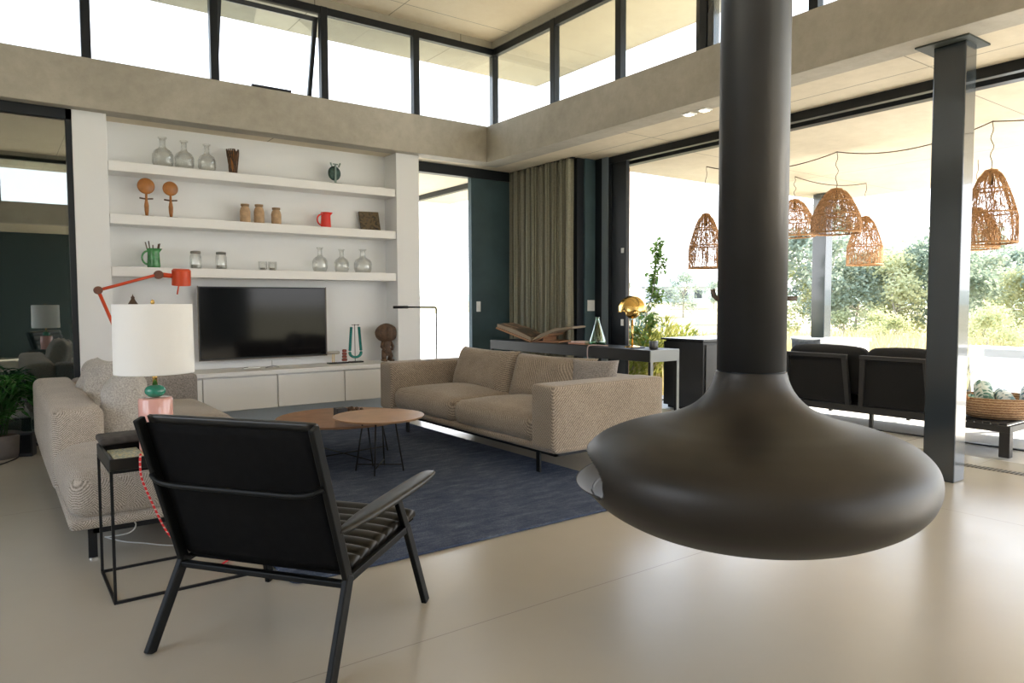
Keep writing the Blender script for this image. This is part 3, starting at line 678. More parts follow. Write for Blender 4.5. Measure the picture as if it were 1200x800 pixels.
k = MB().tube([(LX-.168, LY, 1.27), (LX+.168, LY, 1.27)], .002, n=6).tube([(LX, LY-.168, 1.27), (LX, LY+.168, 1.27)], .002, n=6)
k.lathe([(0, 1.2), (.006, 1.2), (.006, 1.305), (.010, 1.308), (.006, 1.322), (0, 1.326)], n=16, cx=LX, cy=LY); k.build('finial', m_brass, t, smooth=True)
# red braided cord from the lamp to the floor
pts = smoothpts([(.53, 3.62, .600), (.505, 3.47, .643), (.499, 3.45, .60), (.504, 3.45, .543), (.522, 3.45, .483), (.554, 3.45, .394), (.596, 3.45, .289), (.640, 3.45, .222), (.70, 3.50, .12), (.80, 3.58, .03), (.93, 3.72, .008), (1.02, 3.80, .008)])
m_cord, nt, b = nmat('red_braided_cord'); tc = N(nt, 'ShaderNodeTexCoord'); sp = N(nt, 'ShaderNodeSeparateXYZ'); L(nt, tc.outputs['Object'], sp.inputs[0]); s_ = seam(nt, sp.outputs[2], .022, 0, .007)
L(nt, ramp(nt, s_, [(.2, (.72, .02, .03)), (.8, (.75, .45, .42))]), b.inputs['Base Color']); b.inputs['Roughness'].default_value = .7
tag(MB().tube(pts, .0045, n=8).build('lamp_cord', m_cord, smooth=True), 'red braided cord hanging from the pink lamp down to the floor', 'cord')
tag(MB().tube(smoothpts([(.53, 4.16, .20), (.565, 4.10, .165), (.53, 4.08, .13), (.47, 4.35, .05), (.47, 4.50, .006), (.54, 4.36, .006), (.62, 4.27, .006), (.75, 4.125, .006), (.95, 4.05, .006)]), .0035, n=6).build('power_cord', m_plastic, smooth=True), 'thin white cord on the floor under the near end of the left sofa', 'cord')

# ------------------------------------------------------------------ ORANGE FLOOR LAMP
t = thing('reading_lamp', 'orange-red jointed reading lamp with a small drum head, rising behind the white lamp shade', 'lamp', (1.19, 7.45, 0))
Y0 = 7.45
MB().lathe([(0, 0), (.15, 0), (.15, .02), (.02, .03), (0, .03)], n=40, cx=1.19, cy=Y0).build('base', m_orange, t, smooth=True)
MB().tube([(1.19, Y0, .02), (1.19, Y0, .70)], .012).build('pole', m_orange, t, smooth=True)
def arm2(a, b):
    k = MB(); a, b = Vector(a), Vector(b)
    for d in (-.013, .013): k.tube([a+Vector((0, d, 0)), b+Vector((0, d, 0))], .0135, n=8)
    return k
arm2((1.07, Y0, .62), (.783, Y0, 1.434)).bar((1.07, Y0, .62), (1.19, Y0, .62), .03, .03).build('lower_arm', m_orange, t, smooth=True)
arm2((.783, Y0, 1.434), (1.285, Y0, 1.588)).build('upper_arm', m_orange, t, smooth=True)
for q, r in (((.783, Y0, 1.434), .036), ((1.285, Y0, 1.585), .040)):
    MB().lathe([(0, -.03), (r, -.03), (r, .03), (0, .03)], n=24, M=T(*q) @ RX(PI/2)).build('joint', pbr('joint_brown', (.16, .05, .02), .4), t, bevel=.004)
MB().tube([(1.30, Y0, 1.587), (1.42, Y0, 1.575)], .022, n=16).build('neck', m_orange, t, smooth=True)
MB().lathe([(0, .085), (.070, .085), (.085, .07), (.085, -.075), (.079, -.075), (.079, .06), (0, .06)], n=48, M=T(1.485, Y0, 1.560) @ RX(math.radians(6))).build('lamp_head', m_orange, t, smooth=False, bevel=.004)
MB().tube([(1.455, Y0-.03, 1.49), (1.435, Y0-.05, 1.40)], .007, n=8).build('handle', m_orange, t, smooth=True)

# ------------------------------------------------------------------ BACK WALL UNIT: shelves, cabinets, television
shg = 'floating white shelves in the wall recess'
for z, lb in ((2.695, 'topmost white floating shelf in the wall recess, holding glass bottles'), (2.185, 'middle white floating shelf, holding the wooden disc figures and red jug'), (1.675, 'lowest white floating shelf, right above the television')):
    tag(MB().box(.95, 4.01, 7.90, 8.20, z-.095, z).build('wall_shelf', m_shelf, bevel=.004), lb, 'shelf', shg)
tag(MB().box(.95, 4.01, 7.65, 8.20, .555, .60).build('cabinet_worktop', m_shelf, bevel=.003), 'long white worktop running over the low cabinets', 'worktop')
cg = 'low white cabinets under the television'
cl = ['low white cabinet at the far left, mostly hidden behind the sofa', 'low white cabinet under the left half of the television', 'low white cabinet under the right end of the television', 'low white cabinet below the wooden mushroom figure, beside the right sofa']
for i, (a, b) in enumerate(((.955, 1.70), (1.705, 2.462), (2.468, 3.224), (3.23, 4.005))):
    t = thing('low_cabinet', cl[i], 'cabinet', ((a+b)/2, 7.95, .2), group=cg)
    MB().box(a, b, 7.70, 8.19, .195, .553).build('body', m_shelf, t)
    MB().box(a+.003, b-.003, 7.675, 7.698, .195, .537).build('door', m_shelf, t, bevel=.003)
struct(MB().box(.95, 4.01, 8.02, 8.20, 0, .195).build('baseboard_back', pbr('pale_blue_grey_plinth', (.66, .72, .76), .6)))
t = thing('television', 'flat black television mounted on the white wall under the shelves', 'television', (2.475, 8.14, 1.09))
MB().box(1.772, 3.183, 8.095, 8.135, .70, 1.494).build('casing', m_black, t, bevel=.006)
MB().box(1.786, 3.169, 8.089, 8.096, .718, 1.480).build('screen', m_tv, t)
MB().box(2.2, 2.75, 8.135, 8.1995, .9, 1.3).build('wall_bracket', m_blackm, t)
k = MB().box(1.765, 3.19, 8.094, 8.10, .694, .704).box(1.765, 1.774, 8.094, 8.10, .694, 1.5).box(3.181, 3.19, 8.094, 8.10, .694, 1.5); k.build('bezel', pbr('bronze_bezel', (.12, .10, .08), .3, metal=.8), t)

# ---- shelf objects
def bottle(x, y, z, rb, h, label, g):
    t = thing('glass_bottle', label, 'bottle', (x, y, z), group=g)
    p = [(0, .004), (rb*.8, .002), (rb, .05), (rb*1.0, .42*h), (rb*.8, .55*h), (rb*.42, .63*h), (rb*.30, .70*h), (rb*.28, .93*h), (rb*.42, .96*h), (rb*.42, h)]
    MB().lathe([(r, z+zz) for r, zz in p], n=36, cx=x, cy=y).build('glass_body', m_clear, t, smooth=True, solid=.004)
    MB().lathe([(rb*.28, z+.90*h), (rb*.36, z+.93*h), (rb*.28, z+.96*h)], n=24, cx=x, cy=y).build('neck_ring', m_clear, t, smooth=True)
g1 = 'clear glass bottles on the top shelf'; g2 = 'clear glass bottles on the lowest shelf'
bottle(1.46, 8.04, 2.695, .098, .31, 'clear round glass bottle on the top shelf, leftmost and largest of the three', g1)
bottle(1.665, 8.05, 2.695, .092, .30, 'clear round glass bottle on the top shelf, middle of the three', g1)
bottle(1.885, 8.04, 2.695, .088, .29, 'clear round glass bottle on the top shelf, next to the woven vase', g1)
bottle(3.10, 8.04, 1.675, .085, .285, 'clear glass bottle on the lowest shelf, leftmost of the three', g2)
bottle(3.37, 8.05, 1.675, .085, .275, 'clear glass bottle on the lowest shelf, middle of the three', g2)
bottle(3.635, 8.04, 1.675, .105, .285, 'clear glass bottle on the lowest shelf, at its right end', g2)
# woven vase
t = thing('woven_vase', 'flared vase of open twisted brown twigs on the top shelf', 'vase', (2.15, 8.04, 2.695))
random.seed(3); k = MB()
for i in range(22):
    a = 2*PI*i/22; tw = random.choice((-1, 1))*.9; pts = []
    for j in range(9):
        u = j/8; r = .036+.028*u; aa = a+tw*u+.12*math.sin(u*9+i); pts.append((2.15+r*math.cos(aa), 8.04+r*math.sin(aa), 2.70+.262*u))
    k.tube(pts, .0055, n=5)
k.build('twig_weave', m_carved, t, smooth=True)
MB().lathe([(0, 2.696), (.034, 2.696), (.034, 2.71), (.056, 2.945), (.050, 2.945), (.028, 2.712), (0, 2.712)], n=24, cx=2.15, cy=8.04).build('inner_cup', m_discwood, t, smooth=True)
# green face sculpture
gm = pbr('verdigris_bronze', (.05, .10, .085), .5, var=.5, vscale=40)
t = thing('face_sculpture', 'small verdigris mask sculpture on a stand, on the top shelf', 'sculpture', (3.295, 8.04, 2.695))
MB().box(3.215, 3.375, 8.0, 8.08, 2.696, 2.715).build('stand', gm, t, bevel=.004)
MB().lathe([(0, -.03), (.05, -.022), (.078, 0), (.05, .012), (0, .014)], n=32, M=T(3.295, 8.045, 2.83) @ RX(PI/2) @ Matrix.Diagonal((1, 1.08, 1, 1))).build('mask', gm, t, smooth=True)
k = MB(); k.box(3.287, 3.303, 8.0, 8.03, 2.715, 2.92); k.tube([(3.255, 8.01, 2.90), (3.235, 8.01, 2.945)], .010).tube([(3.335, 8.01, 2.90), (3.355, 8.01, 2.945)], .010).tube([(3.265, 8.01, 2.93), (3.325, 8.01, 2.93)], .008)
k.build('nose_and_brow', pbr('pale_verdigris', (.30, .38, .34), .5), t)
# wooden disc figures
def disc(x, zt, r, lb):
    t = thing('disc_figure', lb, 'figure', (x, 8.03, 2.185), group='wooden disc-headed figures on the middle shelf')
    MB().soft(x+.008, 8.03, 2.192, .12, .06, .014, r=.006, seg=4).build('foot', m_carved, t, smooth=True)
    MB().lathe([(0, 2.198), (.013, 2.198), (.020, 2.25), (.022, 2.30), (.012, 2.36), (.011, zt-2*r+.01), (0, zt-2*r+.01)], n=16, cx=x, cy=8.03).build('body', m_discwood, t, smooth=True)
    MB().tube([(x-.062, 8.03, 2.373), (x, 8.03, 2.366), (x+.062, 8.03, 2.373)], .008, n=8).build('arms', m_carved, t, smooth=True)
    MB().lathe([(0, -.014), (r*.8, -.013), (r, -.004), (r, .004), (r*.8, .013), (0, .014)], n=40, M=T(x, 8.03, zt-r) @ RX(PI/2)).build('disc_head', m_discwood, t, smooth=True)
disc(1.295, 2.575, .080, 'wooden disc-headed figure on the middle shelf, the left and larger of the pair')
disc(1.52, 2.562, .073, 'wooden disc-headed figure on the middle shelf, the right and smaller of the pair')
for x, h, lb in ((2.262, .205, 'tan stoneware pot with a narrow neck, leftmost of the three'), (2.412, .212, 'tan stoneware pot, the tallest, middle of the three'), (2.60, .190, 'tan stoneware pot standing a little apart, right of the three')):
    z = 2.185
    t = thing('stoneware_pot', lb, 'pot', (x, 8.03, z), group='tan stoneware pots on the middle shelf')
    MB().lathe([(0, z+.001), (.050, z+.001), (.054, z+.02), (.054, z+h*.62), (.044, z+h*.80), (.036, z+h*.86), (.036, z+h*.90)], n=32, cx=x, cy=8.03).build('body', m_tan, t, smooth=True)
    MB().lathe([(.036, z+h*.88), (.044, z+h*.90), (.044, z+h), (.034, z+h), (.034, z+h*.9)], n=32, cx=x, cy=8.03).build('rim', pbr('rim_brown', (.34, .22, .12), .7), t, smooth=True)
def jug(x, y, z, r, h, mt, label, hs=-1, spout=1, name='jug'):
    t = thing(name, label, 'jug', (x, y, z))
    mb = MB().lathe([(0, z+.001), (r*.95, z+.001), (r, z+.02), (r*.92, z+h*.5), (r*.88, z+h*.8), (r*1.0, z+h), (r*.93, z+h), (r*.82, z+h*.78), (r*.8, z+.03), (0, z+.03)], n=36, cx=x, cy=y)
    for v in mb.bm.verts:
        if v.co.z > z+h*.8 and (v.co.x-x)*spout > r*.6: v.co.x += spout*r*.35*((v.co.z-z-h*.8)/(h*.2))
    mb.build('body', mt, t, smooth=True)
    pts = [(x+hs*(r*.85+r*.85*math.sin(a)), y, z+h*.52-h*.34*math.cos(a)) for a in [PI*i/12 for i in range(13)]]
    MB().tube(pts, r*.15, n=8).build('handle', mt, t, smooth=True)
    return t
jug(3.175, 8.03, 2.185, .060, .180, m_red, 'bright red enamel jug on the middle shelf')
jg = jug(1.345, 8.03, 1.675, .062, .195, m_jug, 'green glazed jug holding brushes, at the left of the lowest shelf')
k = MB()
for i, (dx, dy, h) in enumerate(((-.03, 0, .27), (-.05, .01, .26), (.0, .02, .235), (.035, 0, .245), (.045, .01, .25))): k.tube([(1.345+dx*.5, 8.03+dy, 1.72), (1.345+dx*1.4, 8.03+dy, 1.675+h)], .006, n=6)
tag(k.build('brush_bundle', m_carved, smooth=True), 'brushes and sticks standing in the green jug', 'brushes')
# antique tile
k = MB().box(-.13, .13, -.012, .012, 0, .245, T(3.775, 8.10, 2.187) @ RX(math.radians(-12)) @ RY(math.radians(-2)))
m_tile, nt, b = nmat('dark_relief_tile'); tc = N(nt, 'ShaderNodeTexCoord'); v = N(nt, 'ShaderNodeTexNoise', Scale=16, Detail=6, Distortion=1.5); L(nt, tc.outputs['Object'], v.inputs[0])
L(nt, ramp(nt, v.outputs[0], [(.35, (.035, .028, .018)), (.55, (.16, .11, .05)), (.7, (.10, .07, .05))]), b.inputs['Base Color']); bump(nt, b, v.outputs[0], .8, .02); b.inputs['Roughness'].default_value = .5
tag(k.build('relief_tile', m_tile, bevel=.004), 'dark brown square relief tile leaning at the right end of the middle shelf', 'tile')
# lidded jars
for x, lb in ((1.745, 'small lidded glass jar on the lowest shelf, the left of the two'), (2.0, 'small lidded glass jar on the lowest shelf, the right of the two')):
    z = 1.675; t = thing('glass_jar', lb, 'jar', (x, 8.03, z), group='lidded glass jars on the lowest shelf')
    MB().lathe([(0, z+.003), (.052, z+.003), (.056, z+.02), (.056, z+.13), (.046, z+.155), (.046, z+.165)], n=32, cx=x, cy=8.03).build('jar_body', m_clear, t, smooth=True, solid=.003)
    MB().lathe([(0, z+.19), (.02, z+.19), (.05, z+.185), (.052, z+.163), (0, z+.163)], n=32, cx=x, cy=8.03).build('lid', pbr('dull_pewter', (.28, .27, .25), .4, metal=.6), t, smooth=True)
    MB().lathe([(0, z+.008), (.046, z+.008), (.046, z+.045), (0, z+.045)], n=24, cx=x, cy=8.03).build('contents', pbr('grey_pebbles', (.35, .34, .31), .8, var=.5, vscale=90), t)
for x, lb in ((2.44, 'small glass votive cup on the lowest shelf, left of its pair'), (2.545, 'small glass votive cup on the lowest shelf, right of its pair')):
    z = 1.675; t = thing('votive_glass', lb, 'glass', (x, 8.03, z), group='votive glasses on the lowest shelf')
    MB().lathe([(0, z+.002), (.030, z+.002), (.044, z+.02), (.046, z+.10)], n=28, cx=x, cy=8.03).build('cup', m_clear, t, smooth=True, solid=.004)
    MB().lathe([(0, z+.006), (.028, z+.006), (.030, z+.03), (0, z+.03)], n=20, cx=x, cy=8.03).build('candle', pbr('wax', (.30, .29, .27), .6), t)
# cabinet-top objects
t = thing('television_remote', 'white remote control on the low cabinet worktop', 'remote', (2.26, 7.93, .60))
MB().box(-.10, .10, -.02, .02, 0, .018, T(2.26, 7.93, .601) @ RZ(.25)).build('casing', m_plastic, t, bevel=.006)
MB().box(-.08, -.04, -.012, .012, .018, .021, T(2.26, 7.93, .601) @ RZ(.25)).build('button_pad', m_blackm, t)
tag(MB().tube([(2.42, 7.95, .604), (2.50, 7.93, .62), (2.57, 7.95, .604)], .006).tube([(2.49, 7.94, .604), (2.49, 7.94, .68)], .003).build('cable_stub', pbr('grey_cable', (.3, .3, .3), .5), smooth=True), 'short grey cable with an upright plug beside the white remote', 'cable')
bm_ = m_blackm
t = thing('plaque_stand', 'little stand with a silver ornament and a reddish carving, right of the television', 'sculpture', (3.28, 8.0, .60))
MB().box(3.16, 3.41, 7.96, 8.04, .601, .615).build('stand_base', bm_, t, bevel=.002)
MB().tube([(3.215, 8, .61), (3.215, 8, .72)], .004, n=6).tube([(3.235, 8, .61), (3.235, 8, .72)], .004, n=6).build('pins', m_brass, t)
MB().soft(3.225, 8, .73, .16, .03, .035, r=.014, seg=6, nz=.004).build('silver_ornament', pbr('dull_silver', (.35, .33, .30), .4, metal=.7), t, smooth=True)
k = MB()
for i in range(4): k.soft(3.365, 8, .64+i*.036, .062-.004*i, .04, .034, r=.014, seg=5, nz=.003, seed=i)
k.build('carving', pbr('red_brown_carving', (.25, .06, .04), .5, var=.7, vscale=50), t, smooth=True)
t = thing('necklace_stand', 'string of teal beads on a thin metal stand beside the small carvings', 'necklace', (3.51, 8.0, .60))
MB().box(3.43, 3.59, 7.955, 8.045, .601, .617).build('stand_base', bm_, t, bevel=.002)
MB().tube([(3.50, 8, .61), (3.50, 8, 1.06)], .004, n=6).tube([(3.545, 8, 1.03), (3.545, 8, 1.06)], .003, n=6).tube([(3.46, 8, 1.05), (3.56, 8, 1.05)], .0035, n=6).build('rod', m_steel, t)
k = MB(); pts = []
for i in range(25):
    u = i/24*PI; pts.append((3.505-.072*math.cos(u)*(1-.12*0), .72-.055*math.sin(u)))
left = [(3.455-.022*(1-j/12)**1.0, .73+.285*(j/12)) for j in range(1, 13)]; right = [(3.555+.022*(1-j/12), .73+.285*(j/12)) for j in range(1, 13)]
for i, (x, z) in enumerate(pts[::2]+left+right): k.soft(x, 8.0, z, .034, .034, .028, r=.013, seg=4)
k.build('beads', m_teal, t, smooth=True)
# mushroom-headed carved figure
X_, Y_ = 3.905, 7.98
t = thing('carved_figure', 'dark carved wooden figure with a broad mushroom-like head at the right end of the cabinets', 'sculpture', (X_, Y_, .60))
k = MB(); k.lathe([(0, 0), (.07, .005), (.13, .04), (.152, .10), (.145, .15), (.10, .20), (.04, .225), (0, .23)], n=32, M=T(X_, Y_, .835) @ Matrix.Diagonal((1, .6, 1, 1)))
k.build('head', m_carved, t, smooth=True, sub=1)
k = MB(); k.soft(X_, Y_-.075, .945, .07, .06, .17, r=.03, seg=6, nz=.01).build('face', m_carved, t, smooth=True)
k = MB(); k.lathe([(0, .66), (.05, .67), (.062, .72), (.048, .77), (.058, .81), (.045, .85), (.04, .88), (0, .885)], n=20, cx=X_, cy=Y_)
for sx in (-1, 1): k.tube([(X_+sx*.03, Y_, .71), (X_+sx*.045, Y_-.02, .66), (X_+sx*.035, Y_, .61)], [.034, .030, .028], n=10).soft(X_+sx*.045, Y_-.03, .612, .055, .09, .026, r=.012, seg=4); k.tube([(X_+sx*.05, Y_, .84), (X_+sx*.075, Y_-.02, .78), (X_+sx*.05, Y_-.05, .74)], [.02, .018, .016], n=8)
k.build('body', m_carved, t, smooth=True)
# tall finial stand glimpsed above the white lamp shade
t = thing('candle_stand', 'slim dark turned stand whose pointed tip shows above the white lamp shade', 'ornament', (1.137, 7.98, .60))
MB().lathe([(0, .601), (.06, .601), (.055, .62), (.015, .64), (.010, .9), (.016, .92), (.010, .94), (.010, 1.22), (.03, 1.24), (.035, 1.27), (.045, 1.31), (.03, 1.335), (.015, 1.36), (.018, 1.375), (.006, 1.39), (0, 1.41)], n=24, cx=1.137, cy=7.98).build('turned_body', m_carved, t, smooth=True)

# thin black floor lamp behind the right sofa
t = thing('reading_lamp', 'thin black right-angled reading lamp behind the far arm of the right sofa', 'lamp', (4.335, 7.5, 0))
MB().lathe([(0, 0), (.13, 0), (.13, .012), (0, .012)], n=40, cx=4.335, cy=7.5).build('base', m_blackm, t, bevel=.002)
MB().tube([(4.335, 7.5, .01), (4.335, 7.5, 1.235), (4.328, 7.5, 1.252), (4.31, 7.5, 1.258), (3.93, 7.5, 1.262)], .0095, n=8).build('pole', m_blackm, t, smooth=True)
MB().tube([(3.765, 7.5, 1.262), (3.95, 7.5, 1.262)], .016, n=16).build('lamp_head', m_blackm, t, smooth=True)

# ------------------------------------------------------------------ CONSOLE
KX0, KX1, KY0, KY1, KH = 5.36, 5.79, 4.98, 7.85, .82
t = thing('console_table', 'long dark console table behind the right sofa', 'table', ((KX0+KX1)/2, (KY0+KY1)/2, 0))
MB().box(KX0, KX1, KY0+.012, KY1, .70, KH).build('drawer_box', m_console, t, bevel=.004)
MB().box(KX0, KX1, KY0-.004, KY0+.008, .70, KH).box(KX0, KX0+.035, KY0-.004, KY0-.0005, 0, .70).box(KX1-.035, KX1, KY0-.004, KY0-.0005, 0, .70).build('lit_end_facing', pbr('lit_end_grey', (.36, .38, .38), .3), t)  # paler sheet over the near end: outside light put into its colour
for x in (KX0, KX1-.035):
    for y in (KY0, KY1-.035): MB().box(x, x+.035, y, y+.035, 0, .70).build('leg', m_console, t, bevel=.003)
# brass lamp with shell shade
BX, BY = 5.60, 5.47
t = thing('table_lamp', 'brass lamp with a folding shell-like shade on the dark console', 'lamp', (BX, BY, KH))
MB().lathe([(0, .821), (.085, .821), (.085, .832), (.02, .842), (0, .842)], n=48, cx=BX, cy=BY).build('base', m_brass, t, smooth=True, bevel=.002)
MB().tube([(BX, BY, .84), (BX, BY, 1.12)], .011, n=16).build('stem', m_brass, t, smooth=True)
Mx = T(BX, BY, 1.225) @ RZ(math.radians(-36))
half = [(.152*math.cos(a), .155*math.sin(a)) for a in [math.radians(x) for x in range(0, 91, 6)]]
mb = MB(); mb.lathe([(r, z) for r, z in half], n=64, M=Mx)
for v in mb.bm.verts:
    lc = Mx.inverted() @ v.co; a = math.atan2(lc.y, lc.x)
    if lc.z < .02: lc.z -= .028*abs(math.sin(a*4)); v.co = Mx @ lc
    else: lc.x *= 1+.03*math.cos(a*8); v.co = Mx @ lc
mb.build('upper_shell', m_brass, t, smooth=True, solid=.003)
MB().lathe([(0, -.095), (.04, -.085), (.070, -.055), (.082, -.015), (.078, -.005)], n=48, M=Mx).build('lower_bowl', m_brass, t, smooth=True, solid=.003)
# green glass cone bottle
t = thing('glass_bottle', 'pale green conical glass bottle on the dark console', 'bottle', (5.60, 6.02, KH))
MB().lathe([(0, .825), (.085, .823), (.098, .84), (.095, .87), (.05, 1.0), (.022, 1.10), (.018, 1.13), (.022, 1.14)], n=40, cx=5.60, cy=6.02).build('glass_body', m_greenglass, t, smooth=True, solid=.005)
# big open book on its cradle
t = thing('open_book', 'huge open photo book lying on a wooden cradle on the console', 'book', (5.58, 7.05, KH), rz=math.radians(-62))
th = 0
m_page, nt, b = nmat('dark_printed_page'); tc = N(nt, 'ShaderNodeTexCoord'); v = N(nt, 'ShaderNodeTexNoise', Scale=5, Detail=6, Distortion=.8); L(nt, tc.outputs['Object'], v.inputs[0])
L(nt, ramp(nt, v.outputs[0], [(.42, (.03, .024, .02)), (.55, (.18, .10, .05)), (.62, (.42, .30, .20)), (.7, (.10, .07, .05))]), b.inputs['Base Color']); b.inputs['Roughness'].default_value = .35
m_paper = pbr('page_edges', (.34, .28, .21), .8)
def wing(mb, pts, d0, d1): mb.prism(pts, 1, d0, d1); return mb
wing(MB(), [(-.02, .02), (-.50, .185), (-.51, .165), (-.03, 0)], -.24, .24).build('cradle_board', m_wood, t, world=False)
wing(MB(), [(-.02, 0), (.22, .11), (.22, .09), (-.01, -.0)], -.24, .24).build('cradle_board', m_wood, t, world=False)
wing(MB(), [(-.02, .022), (-.49, .188), (-.49, .222), (-.25, .155), (-.03, .062)], -.235, .235).build('page_block', m_paper, t, world=False)
wing(MB(), [(-.03, .063), (-.25, .156), (-.49, .223), (-.49, .226), (-.25, .160), (-.03, .067)], -.233, .233).build('printed_page', m_page, t, world=False)
wing(MB(), [(-.02, .02), (.10, .10), (.30, .175), (.50, .20), (.52, .198), (.52, .178), (.30, .145), (.12, .07)], -.235, .235).build('page_block', m_paper, t, world=False)
wing(MB(), [(-.02, .021), (.10, .101), (.30, .176), (.50, .201), (.50, .204), (.30, .180), (.10, .105), (-.02, .03)], -.233, .233).build('printed_page', m_page, t, world=False)
MB().box(-.06, .34, -.20, .20, 0, .02).box(.12, .14, -.20, .20, .02, .07).build('cradle_foot', m_wood, t, world=False)
bg = 'small books stacked on the console'
tag(MB().box(5.50, 5.68, 6.12, 6.42, .821, .838).build('small_book', pbr('cover_orange', (.50, .24, .14), .5), bevel=.002), 'small orange-brown book on the console, bottom of its stack', 'book', bg)
tag(MB().box(5.51, 5.67, 6.13, 6.38, .839, .855).build('small_book', pbr('cover_pink_white', (.72, .52, .48), .5, var=.3, vscale=30), bevel=.002), 'small pinkish book on the console, top of its stack', 'book', bg)
t = thing('dark_cup', 'small dark round candle cup at the near end of the console', 'cup', (5.60, 5.16, KH))
MB().lathe([(0, .822), (.045, .822), (.047, .83), (.047, .90), (.041, .90), (.041, .84), (0, .84)], n=32, cx=5.6, cy=5.16).build('cup_body', pbr('smoked_pewter', (.10, .10, .10), .3, metal=.5), t, smooth=True, bevel=.002)
for a in range(0, 360, 40): 
    a_ = math.radians(a)
MB().lathe([(0, .89), (.040, .89), (.040, .893), (0, .893)], n=24, cx=5.6, cy=5.16).build('wax', pbr('dark_wax', (.2, .18, .15), .6), t)
tag(MB().tube(smoothpts([(5.54, 5.78, .825), (5.45, 5.86, .832), (5.37, 5.90, .83), (5.345, 5.905, .80), (5.34, 5.90, .70), (5.342, 5.86, .62), (5.33, 5.92, .55), (5.33, 5.95, .40), (5.33, 5.95, .02)]), .006, n=8).build('charging_cord', pbr('dusty_pink_cord', (.55, .42, .40), .6), smooth=True), 'pinkish cord looping over the front of the console', 'cord')
tag(MB().box(5.45, 5.62, 5.30, 5.36, .821, .831).build('small_tray', m_blackm, bevel=.002), 'tiny black dish beside the brass lamp foot', 'dish')

# ------------------------------------------------------------------ CURTAIN
mb = MB(); A = []
random.seed(11); n = 620; y0, y1 = 6.88, 8.17; ph = 0
for i in range(n+1):
    u = i/n; ph = u*2*PI*31+1.3*math.sin(u*17)+.8*math.sin(u*41)
    amp = .045*(.75+.25*math.sin(u*23)); A.append((5.955+amp*math.sin(ph)+.012*math.sin(2.3*ph+1), y0+(y1-y0)*u+.012*math.sin(ph*2)))
rows = [0, .4, .9, 1.5, 2.1, 2.7, 3.05, 3.115]
V = [[mb.bm.verts.new((5.955+(x-5.955)*(1.12-.12*z/3.1)+.004*math.sin(z*3+y*20), y, .012+z)) for x, y in A] for z in rows]
for a, b in zip(V, V[1:]):
    for i in range(n): mb.bm.faces.new((a[i], a[i+1], b[i+1], b[i]))
m_curt = pbr('grey_green_linen', (.28, .265, .20), .95, var=.15, vscale=60, bmp=.2, bscale=300)
t = thing('curtain', 'full-height grey-green linen curtain hanging in the back right corner', 'curtain', (5.955, 7.52, 0))
mb.build('cloth', m_curt, t, smooth=True, solid=.003)
MB().box(5.93, 5.98, 6.84, 8.17, 3.117, 3.129).build('ceiling_track', m_black, t)

# ------------------------------------------------------------------ PLANT, SPEAKER
def leafquad(mb, p, d, w, l, up=Vector((0, 0, 1)), curl=.2):
    d = d.normalized(); s = d.cross(up)
    if s.length < 1e-3: s = Vector((1, 0, 0))
    s.normalize(); nn = s.cross(d)
    a = mb.bm.verts.new(p); b = mb.bm.verts.new(p+d*l*.45+s*w/2+nn*w*curl); c = mb.bm.verts.new(p+d*l-nn*w*curl); e = mb.bm.verts.new(p+d*l*.45-s*w/2+nn*w*curl); m = mb.bm.verts.new(p+d*l*.5)
    mb.bm.faces.new((a, b, m)); mb.bm.faces.new((b, c, m)); mb.bm.faces.new((c, e, m)); mb.bm.faces.new((e, a, m))
random.seed(5); PX, PY = -.02, 7.50
t = thing('potted_plant', 'bushy green houseplant in a grey pot by the left glass door', 'plant', (PX, PY, 0))
MB().lathe([(0, 0), (.19, 0), (.205, .04), (.215, .19), (.20, .20), (.19, .19), (.185, .17), (0, .17)], n=40, cx=PX, cy=PY).build('pot', pbr('grey_brown_pot', (.16, .14, .13), .7, var=.2), t, smooth=True)
MB().lathe([(0, .185), (.185, .175), (.185, .16), (0, .16)], n=30, cx=PX, cy=PY).build('soil', pbr('soil', (.06, .04, .025), .95, bmp=.8, bscale=60), t)
st, fo = MB(), MB()
for i in range(46):
    a = random.uniform(0, 2*PI); r0 = random.uniform(0, .09); reach = random.uniform(.12, .36); hgt = random.uniform(.16, .52)
    b0 = Vector((PX+r0*math.cos(a), PY+r0*math.sin(a), .18)); pts = [b0]
    for j in range(1, 7):
        u = j/6; q = b0+Vector((math.cos(a)*reach*u**1.4, math.sin(a)*reach*u**1.4*.7, hgt*math.sin(u*PI*.62)))
        q.y = min(q.y, 7.80); pts.append(q)
    st.tube(pts, .004, n=5)
    for j in range(2, 7):
        for sgn in (-1, 1):
            d = (pts[j]-pts[j-1]).normalized(); sd_ = d.cross(Vector((0, 0, 1))); dd = d*.6+sd_*sgn*1.0+Vector((0, 0, -.25))
            leafquad(fo, pts[j], dd, .034, random.uniform(.09, .16))
for v in fo.bm.verts: v.co.y = min(v.co.y, 7.87)
st.build('stems', pbr('green_stem', (.05, .12, .03), .6), t, smooth=True)
fo.build('leaves', leafmat('houseplant_leaf', (.03, .10, .025), (.09, .26, .07), .2, 6), t)
t = thing('speaker_box', 'small black upright speaker on the floor beside the plant pot', 'speaker', (.215, 7.42, 0))
MB().box(-.055, .055, -.055, .055, 0, .205, T(.205, 7.42, 0) @ RZ(-.35)).build('cabinet', m_blackm, t, bevel=.008)
MB().box(-.045, .045, -.058, -.054, .03, .19, T(.205, 7.42, 0) @ RZ(-.35)).build('grille', m_sling, t)
tag(MB().box(.275, .34, 7.50, 7.56, .10, .19).box(.30, .315, 7.52, 7.535, 0, .10).build('plug_adapter', m_blackm, bevel=.004), 'small black adapter box just right of the floor speaker', 'adapter')
